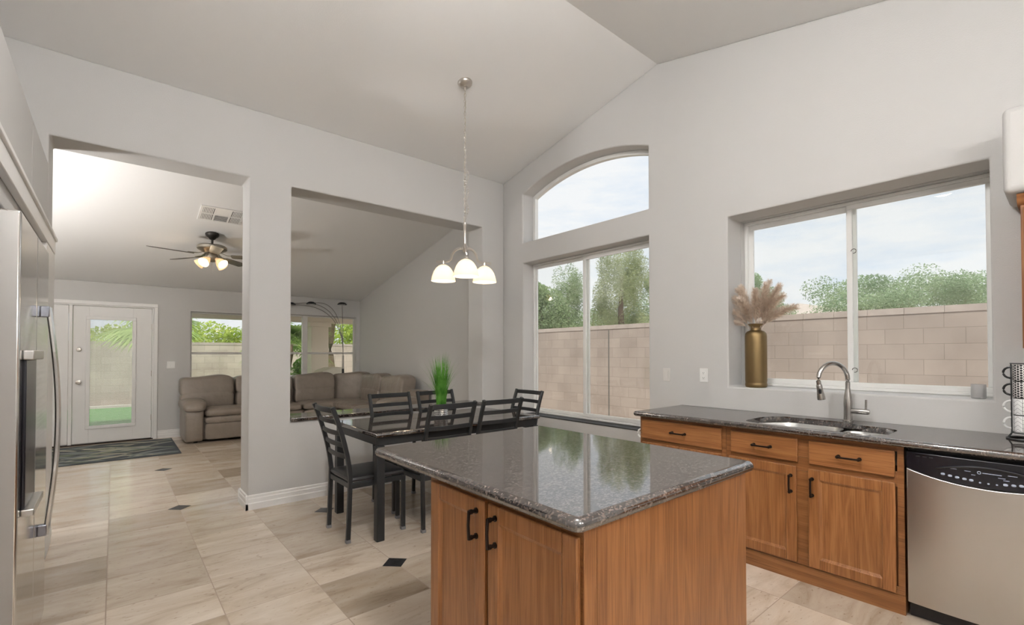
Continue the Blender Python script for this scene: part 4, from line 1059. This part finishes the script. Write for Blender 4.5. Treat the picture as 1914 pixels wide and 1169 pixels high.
for ang in (236, 162, 90, 18, 308):
    dv_ = cam_r*math.cos(R(ang))+cam_f*math.sin(R(ang)); a = math.atan2(dv_.y, dv_.x); rz_ = Matrix.Rotation(a, 3, 'Z'); pitch_ = Matrix.Rotation(R(-12), 3, 'X')
    oc = rounded([(.22, -.055), (.70, -.068), (.70, .068), (.22, .055)], .03, 4); vs = []; n = len(oc)
    for z_ in (.004, -.004):
        for (u, v) in oc: vs.append(Vector((fx, fy, 2.655))+rz_ @ (pitch_ @ Vector((u, v, z_))))
    b = MB(O); b.add(vs, [tuple(range(n)), tuple(range(n, 2*n))[::-1]]+[(i, (i+1) % n, n+(i+1) % n, n+i) for i in range(n)]); bl = b.build('blade', BLADE, t, smooth=0)
    b = MB(O); b.bar([Vector((fx, fy, 0))+rz_ @ Vector((.10, 0, 0))+Vector((0, 0, 2.695)), Vector((fx, fy, 0))+rz_ @ Vector((.17, 0, 0))+Vector((0, 0, 2.668)), Vector((fx, fy, 0))+rz_ @ Vector((.28, 0, 0))+Vector((0, 0, 2.662))], .05, .006, (0, 0, 1)); b.build('blade_iron', PEW, bl)
for k, ang in enumerate((-90, -10, 75, 190)):
    dv_ = cam_r*math.cos(R(ang))+cam_f*math.sin(R(ang)); ax = (dv_*.80+Vector((0, 0, -.60))).normalized()
    rot = Vector((0, 0, 1)).rotation_difference(ax).to_matrix(); c0 = Vector((fx, fy, 2.625))+dv_*.05
    b = MB(O); b.lathe([(.016, 0), (.022, .02), (.024, .03), (.034, .05), (.050, .085), (.060, .125), (.066, .145), (.064, .146), (.047, .086), (.030, .052), (.020, .034)], c0, 24, rot=rot); b.build('shade', FSHADE, t)
    b = MB(O); b.puff(c0+ax*.095, (.026, .026, .026), 1, 1, nu=14, nv=10); b.build('bulb', BULB, t)
    light('fan_light', 'POINT', c0+ax*.155, 2.0, (1, .82, .58), shadow_soft_size=.04)
b = MB(O); b.tube([(fx, fy, 2.575), (fx, fy, 2.42)], .0014, 5); b.build('pull_chain', PEW, t)

# ceiling vent
vx, vy = -2.745, 2.115; l = (vx, vy, cz(vy)); rotv = Matrix.Rotation(-math.atan(.2155), 3, 'X')
t = thing('ceiling_vent', 'white ceiling air register with louvred panels near the fan', 'vent', l)
def vbox(b, *a, mi=0): b.box(*a, mi=mi, rot=rotv)
hw, hh = .235, .195
b = MB()
for (x0, x1, y0, y1) in ((-hw, hw, -hh, -hh+.03), (-hw, hw, hh-.03, hh), (-hw, -hw+.03, -hh+.03, hh-.03), (hw-.03, hw, -hh+.03, hh-.03), (-.09, -.07, -hh+.03, hh-.03), (.07, .09, -hh+.03, hh-.03), (-hw+.03, hw-.03, -.01, .01)): vbox(b, x0, x1, y0, y1, -.010, -.001)
b.build('frame', TRIM, t, bevel=.002)
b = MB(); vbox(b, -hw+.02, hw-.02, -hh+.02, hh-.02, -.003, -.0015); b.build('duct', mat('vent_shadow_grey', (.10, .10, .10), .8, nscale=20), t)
b = MB()
for sx in (-1, 1):
    for i in range(7):
        x = sx*(.098+.0155*i+.006); 
        for (ya, yb) in ((-hh+.03, -.01), (.01, hh-.03)): vbox(b, x-.0045, x+.0045, ya, yb, -.009, -.004)
for i in range(6): vbox(b, -.07, .07, .020+.026*i, .0225+.026*i, -.009, -.004)
vbox(b, -.07, .07, -hh+.03, -.01, -.008, -.004)
b.build('louvre', TRIM, t)
b = MB()
for y in (-.1, .1): vbox(b, hw-.022, hw-.012, y-.012, y+.012, -.022, -.010)
b.build('lever', GPLAST, t)

# rug
l = (-3.93, 4.05, 0); b = MB(off(l)); b.box(-4.85, -3.025, 3.29, 4.80, .001, .009)
rnd = random.Random(11)
for k in range(64):
    cx, cy_ = rnd.uniform(-4.7, -3.12), rnd.uniform(3.40, 4.70); a = R(rnd.gauss(200, 16) if rnd.random() < .7 else rnd.gauss(150, 14)); ln = rnd.uniform(.20, .42); wd = ln*rnd.uniform(.24, .36); bend = rnd.uniform(-.35, .35)
    top = []; bot = []
    for j in range(9):
        u = j/8; w_ = wd*math.sin(math.pi*u)**.8; x = (u-.5)*2*ln; y = bend*ln*(1-(2*u-1)**2); top.append((x, y+w_/2)); bot.append((x, y-w_/2))
    pts = []
    for (x, y) in top+bot[::-1][1:-1]:
        px_, py_ = cx+x*math.cos(a)-y*math.sin(a), cy_+x*math.sin(a)+y*math.cos(a); pts.append((min(-3.04, max(-4.835, px_)), min(4.785, max(3.305, py_)), .0094+.00002*k))
    b.add(pts, [tuple(range(len(pts)))], 1+(0, 3, 1, 3, 2, 0)[k % 6])
o = b.build('area_rug', [mat('rug_slate', (.050, .058, .064), .95, nscale=400, nstr=.3), mat('rug_grey_leaf', (.17, .185, .18), .95, nscale=400, nstr=.3), mat('rug_green_leaf', (.15, .175, .115), .95, nscale=400, nstr=.3), mat('rug_dark_leaf', (.075, .09, .085), .95, nscale=400, nstr=.3), mat('rug_cream_leaf', (.36, .34, .26), .95, nscale=400, nstr=.3)], loc=l, smooth=0)
tag(o, 'slate rug with cream and green leaf pattern in front of the patio door', 'rug')
# ================================================================== OUTSIDE
GZ = -.14
g = MB(); g.box(-16, 26, -14, 30, GZ-.1, GZ); o = g.build('ground', mat('gravel', (.42, .35, .28), .95, nscale=60, nstr=.4, var=.15, vscale=30)); struct(o)
g = MB(); g.box(-7, 2.2, D+.21, 7.75, GZ, GZ+.09); o = g.build('patio_slab', mat('patio_concrete', (.60, .56, .51), .85, nscale=40, nstr=.1, var=.06)); struct(o)
g = MB(); g.prism(rounded([(-9, 7.76), (1.6, 7.76), (2.4, 9.5), (1.8, 12.3), (-9, 12.6)], .5, 6), 'z', GZ, GZ+.035)
o = g.build('lawn', mat('lawn_green', (.15, .36, .11), .95, nscale=250, nstr=.8, var=.2, vscale=40)); struct(o)
g = MB(); g.box(-9, 2.6, 12.62, 12.8, GZ, GZ+.08); o = g.build('lawn_kerb', mat('pale_kerb', (.62, .58, .53), .9, nscale=40)); struct(o)
BWX, BWY = blocks('block_wall_side', 'x'), blocks('block_wall_far', 'y', (.60, .52, .46))
CAPM = mat('wall_cap', (.47, .40, .36), .9, nscale=50, nstr=.1, var=.12, vscale=5)
l = (4.28, 0, GZ); t = bpy.data.objects.new('garden_wall', None); COL.objects.link(t); t.location = l; struct(t); O = off(l)
g = MB(O); g.box(4.2, 4.36, -13, 13.2, GZ, 1.88); g.build('blockwork', BWX, t, smooth=0)
g = MB(O)
y = -13.0
while y < 13.2: g.box(4.19, 4.37, y+.002, min(13.2, y+.404), 1.88, 1.965); y += .406
g.build('cap', CAPM, t, smooth=0)
for yy in (1.72,):
    g = MB(O); g.box(4.192, 4.2005, yy-.012, yy+.012, GZ, 1.86); g.build('expansion_joint', mat('joint_grey', (.14, .13, .12), .9, nscale=30), t)
l = (-3, 13.3, GZ); t = bpy.data.objects.new('garden_wall', None); COL.objects.link(t); t.location = l; struct(t); O = off(l)
g = MB(O); g.box(-15, 4.2, 13.2, 13.36, GZ, 1.65); g.build('blockwork', BWY, t, smooth=0)
g = MB(O); g.box(-15, 4.2, 13.19, 13.37, 1.65, 1.73); g.build('cap', CAPM, t, smooth=0)
STUC = mat('cream_stucco', (.80, .71, .61), .9, nscale=90, nstr=.2)
l = (.1, 7.6, GZ+.09); t = thing('patio_column', 'cream stucco patio column seen through the right family room window', 'column', l); O = off(l)
g = MB(O); g.box(-.1, .31, 7.42, 7.80, GZ+.09, 2.14); g.build('shaft', STUC, t, bevel=.015)
g = MB(O); g.box(-.15, .36, 7.37, 7.85, 2.03, 2.14); g.build('capital', STUC, t, bevel=.01)
l = (-2.4, 7.6, 2.14); t = thing('patio_roof', 'cream patio roof edge across the top of the family room windows', 'patio roof', l); O = off(l)
g = MB(O); g.box(-7, 2.3, 7.45, 7.77, 2.14, 2.42); g.build('beam', STUC, t)
g = MB(O); g.box(-7, 2.4, D+.25, 7.95, 2.42, 2.52); g.build('deck', STUC, t)
# covered grill on the patio
l = (.02, 6.6, GZ+.09); COVM = mat('cream_canvas', (.72, .66, .55), .8, nscale=30, nstr=.3)
g = MB(); g.prism([(-.42, 0), (-.40, .80), (-.20, 1.03), (.0, 1.10), (.27, 1.10), (.29, .95), (.31, 0)], 'y', -.30, .30)
o = g.build('covered_grill', COVM, loc=l, bevel=.03, seg=3); tag(o, 'cream covered patio grill just above the sofa back in the right family room window', 'grill cover')

def leaf_cloud(b, rnd, blobs, n, size, thin=.45):
    for _ in range(n):
        c, r_ = rnd.choice(blobs)
        while True:
            d = Vector((rnd.uniform(-1, 1), rnd.uniform(-1, 1), rnd.uniform(-1, 1)))
            if .25 < d.length < 1: break
        p = Vector(c)+Vector((d.x*r_[0], d.y*r_[1], d.z*r_[2]))
        u = Vector((rnd.gauss(0, 1), rnd.gauss(0, 1), rnd.gauss(0, .7))).normalized(); v = u.orthogonal().normalized(); s = size*rnd.uniform(.6, 1.3)
        v = (v*math.cos(rnd.random()*6)+u.cross(v)*math.sin(rnd.random()*6))
        b.add([p-u*s*.5, p+v*s*thin*.5, p+u*s*.5, p-v*s*thin*.5], [(0, 1, 2, 3)])
BARK = mat('bark', (.17, .12, .085), .95, nscale=30, nstr=.5, var=.2)
def tree(label, loc, h, blobs, n, size, m, group=None, trunk=.10, seed=1, branches=(), thin=.45):
    t = thing('tree', label, 'tree', loc, 0, group); rnd = random.Random(seed)
    b = MB(); b.tube([(0, 0, 0), (.05, .02, h*.3), (-.04, .03, h*.6), (0, 0, h*.82)], trunk, 10, scale=[1.2, 1, .7, .3])
    for (e, s0) in branches: b.tube([(0, 0, h*s0), tuple(Vector(e)*.5+Vector((0, 0, h*s0*.6+.1))), e], trunk*.5, 7, scale=[1, .7, .25])
    b.build('trunk', BARK, t)
    b = MB(); leaf_cloud(b, rnd, blobs, n, size, thin); c = b.build('crown', m, t, smooth=0); return t
PINE = leafy('conifer_green', (.24, .29, .15), (.52, .57, .33), .4, 1.2)
PINE2 = leafy('shade_tree_green', (.19, .28, .15), (.43, .53, .30), .4, 1.4)
MESQ = leafy('mesquite_green', (.22, .33, .19), (.46, .57, .36), .4, 1.6)
LIME = leafy('lime_bush_green', (.28, .42, .06), (.60, .72, .16), .45, 2)
PALM = leafy('palm_green', (.26, .42, .10), (.62, .78, .28), .45, 1.5)
def spray(rnd, cx, cy_, z0, z1, r0, n, up=.5):
    """upward-sweeping tufts that make a feathery outline"""
    out = []
    for _ in range(n):
        u = rnd.random(); z = z0+(z1-z0)*u; r = r0*(1-u*.72)**.8; a = rnd.random()*6.283; q = r*math.sqrt(rnd.random())
        out.append(((cx+q*math.cos(a), cy_+q*math.sin(a), z), (.28, .28, .46*up+.18)))
    return out
rnd = random.Random(21)
def at_px(px, dep):                               # ground spot seen in picture column px at camera depth dep
    a = (px-PX)/F_PX; d = fw+r2*a; return (-3.7357+d.x*dep, -4.7212+d.y*dep)
x, y = at_px(1163, 17); tree('feathery tall conifer behind the block wall in the right pane of the tall window', (x, y, GZ), 5.2, spray(rnd, 0, 0, 1.6, 4.85, 1.75, 60, 1.0), 42000, .105, PINE, None, .14, 2, thin=.17)
x, y = at_px(1062, 17); tree('slim conifer behind the block wall in the left pane of the tall window', (x, y, GZ), 4.6, spray(rnd, 0, 0, 1.6, 4.25, 1.0, 34, 1.0), 22000, .095, PINE2, None, .11, 3, thin=.2)
x, y = at_px(1012, 16); tree('dense dark tree at the left edge of the tall window', (x, y, GZ), 4.2, [((0, 0, 2.9), (1.0, 1.0, .9)), ((.3, .2, 2.1), (1.3, 1.2, .8)), ((-.4, 0, 3.4), (.6, .6, .5))], 22000, .085, PINE2, None, .13, 4)
x, y = at_px(1225, 19); tree('rounded green tree at the right edge of the tall window', (x, y, GZ), 4.6, [((0, 0, 3.0), (1.2, 1.2, 1.1)), ((-.5, .2, 2.2), (1.2, 1.2, .9)), ((.1, 0, 4.3), (.5, .5, .4))], 20000, .085, MESQ, None, .13, 5)
x, y = at_px(1110, 21); tree('broad tree filling the gap behind the two conifers', (x, y, GZ), 4.0, [((0, 0, 2.4), (2.4, 2.4, 1.1))], 16000, .10, PINE2, None, .13, 6)
x, y = at_px(1700, 11.2)
mb = []
rnd = random.Random(33)
for k in range(70):
    u = rnd.uniform(-2.35, 2.7); zt = 3.02-.09*u*u*.8+rnd.uniform(-1.0, .45)*(.3+.7*rnd.random()); v = rnd.uniform(-.9, .9)
    mb.append(((u*.757+v*.654, -u*.654+v*.757, max(2.0, zt)), (.46, .46, rnd.uniform(.14, .34))))
tree('wide feathery mesquite above the block wall in the kitchen window', (x, y, GZ), 3.3, mb, 42000, .062, MESQ, None, .15, 7, [((1.2, -1.0, 2.9), .35), ((-1.2, 1.0, 2.8), .4), ((.5, .4, 3.2), .5)], thin=.4)
x, y = at_px(1424, 14); tree('small leafy tree left of the neighbouring roof in the kitchen window', (x, y, GZ), 3.6, [((0, 0, 3.1), (.62, .62, .40)), ((-.3, .2, 3.6), (.35, .35, .30)), ((.3, -.25, 2.7), (.62, .6, .3)), ((-.5, .4, 2.4), (.6, .6, .4))], 11000, .06, MESQ, None, .07, 8)
# neighbouring house with hipped tile roof
x, y = at_px(1478, 22); l = (x, y, GZ); t = thing('neighbour_house', 'tan tile roof of a neighbouring house above the block wall', 'house', l)
b = MB(); b.box(-2.0, 8, -4, 3.5, 0, 2.9); b.build('walls', STUC, t)
ROOFM = mat('tan_roof_tile', (.46, .40, .36), .9, nscale=14, nstr=.4, var=.15, vscale=12)
b = MB(); b.add([(-2.5, -4.5, 2.85), (8.5, -4.5, 2.85), (8.5, 4.0, 2.85), (-2.5, 4.0, 2.85), (0.6, -.2, 3.85), (5.5, -.2, 3.85)], [(0, 1, 5, 4), (1, 2, 5), (2, 3, 4, 5), (3, 0, 4), (0, 3, 2, 1)]); b.build('roof', ROOFM, t, smooth=0)

# fan palms in the back garden
def palm(label, loc, h, fr_len, n, seed, droop=.6, tr=.16):
    t = thing('fan_palm', label, 'palm', loc); rnd = random.Random(seed)
    b = MB(); pts = [(.03*math.sin(k), .03*math.cos(k*1.3), h*k/8) for k in range(9)]; b.tube(pts, tr, 12, scale=[1.25, 1.1, 1, 1, 1, 1, 1.05, 1.1, .8]); b.build('trunk', mat('palm_trunk', (.30, .22, .15), .95, nscale=25, nstr=.8, var=.25, vscale=18), t)
    for k in range(n):
        az = 2*math.pi*k/n+rnd.uniform(-.25, .25); el = rnd.uniform(-.35, 1.1); d = Vector((math.cos(az)*math.cos(el), math.sin(az)*math.cos(el), math.sin(el)))
        p0 = Vector((0, 0, h)); pl = fr_len*.42; p1 = p0+d*pl; side = d.cross(Vector((0, 0, 1))).normalized(); upn = side.cross(d)
        b = MB(); b.tube([p0, p0+d*pl*.5+Vector((0, 0, .02)), p1], .012, 6)
        for s in range(24):
            a = (s/23-.5)*R(250); dirv = (d*math.cos(a)+side*math.sin(a)).normalized(); ln = fr_len*(.62-.20*abs(s/23-.5)*2)
            q = p1; sd = (d*-math.sin(a)+side*math.cos(a))*.028*fr_len/1.2; vs = []
            for j in range(6):
                u = j/5; w_ = math.sin(math.pi*min(1, .12+.88*u))**.7 if u < .99 else .02; w_ = [.25, .8, 1, .8, .5, .05][j]
                p = q+dirv*ln*u+Vector((0, 0, -droop*ln*u*u*.7)); vs += [p-sd*w_, p+sd*w_]
            b.add(vs, [(2*j, 2*j+1, 2*j+3, 2*j+2) for j in range(5)])
        b.build('frond', PALM, t, smooth=0)
    return t
x, y = at_px(300, 12.0); palm('fan palm with drooping fronds outside the patio door and left window', (x, y, GZ+.035), 2.15, 1.5, 17, 5)
x, y = at_px(619, 14.2); palm('tall fan palm with a hairy trunk beside the patio column', (x, y, GZ), 2.9, 1.5, 16, 6, tr=.10)
x, y = at_px(540, 12.4); palm('low fan palm left of the patio column in the right family room window', (x, y, GZ), 1.75, 1.25, 18, 8, tr=.08)
def bush(label, loc, blobs, n, size, m, seed, name='bush'):
    b = MB(); leaf_cloud(b, random.Random(seed), blobs, n, size, .55)
    for (c, r_) in blobs: b.tube([(c[0]*.3, c[1]*.3, 0), (c[0]*.7, c[1]*.7, c[2]*.6), tuple(c)], .02, 6)
    o = b.build(name, m, loc=loc, smooth=0); return tag(o, label, 'bush')
x, y = at_px(400, 17.6); bush('bright lime-green hedge above the back wall in the left family room window', (x, y, GZ), [((-2.6, .9, 2.0), (1.1, .6, .55)), ((-1.2, .9, 2.0), (1.1, .6, .6)), ((0, .9, 2.05), (1.1, .6, .7)), ((1.2, .9, 2.0), (1.1, .6, .6)), ((2.0, .9, 2.2), (.8, .6, .8))], 9000, .13, LIME, 3)
x, y = at_px(640, 19.2); bush('bright green shrub above the back wall behind the tall palm', (x, y, GZ), [((0, .3, 2.2), (1.6, .8, .7)), ((-1.2, .3, 2.0), (1.0, .7, .6)), ((1.0, .3, 2.4), (1, .8, .8))], 6000, .13, LIME, 4)
x, y = at_px(570, 12.6); bush('green shrub on the lawn edge left of the patio column', (x, y, GZ), [((0, 0, .75), (.55, .5, .55)), ((-.5, .2, .55), (.5, .5, .5)), ((.1, .1, 1.15), (.35, .35, .3))], 3500, .10, leafy('fresh_green', (.16, .38, .05), (.36, .62, .12), .45, 3), 5)
x, y = at_px(246, 17.0); bush('sparse twiggy shrub by the back wall through the patio door', (x, y, GZ), [((0, 0, .7), (.5, .4, .5)), ((.25, 0, 1.0), (.4, .35, .35))], 260, .09, leafy('dry_twig', (.30, .20, .13), (.48, .36, .24), .3, 4), 6)
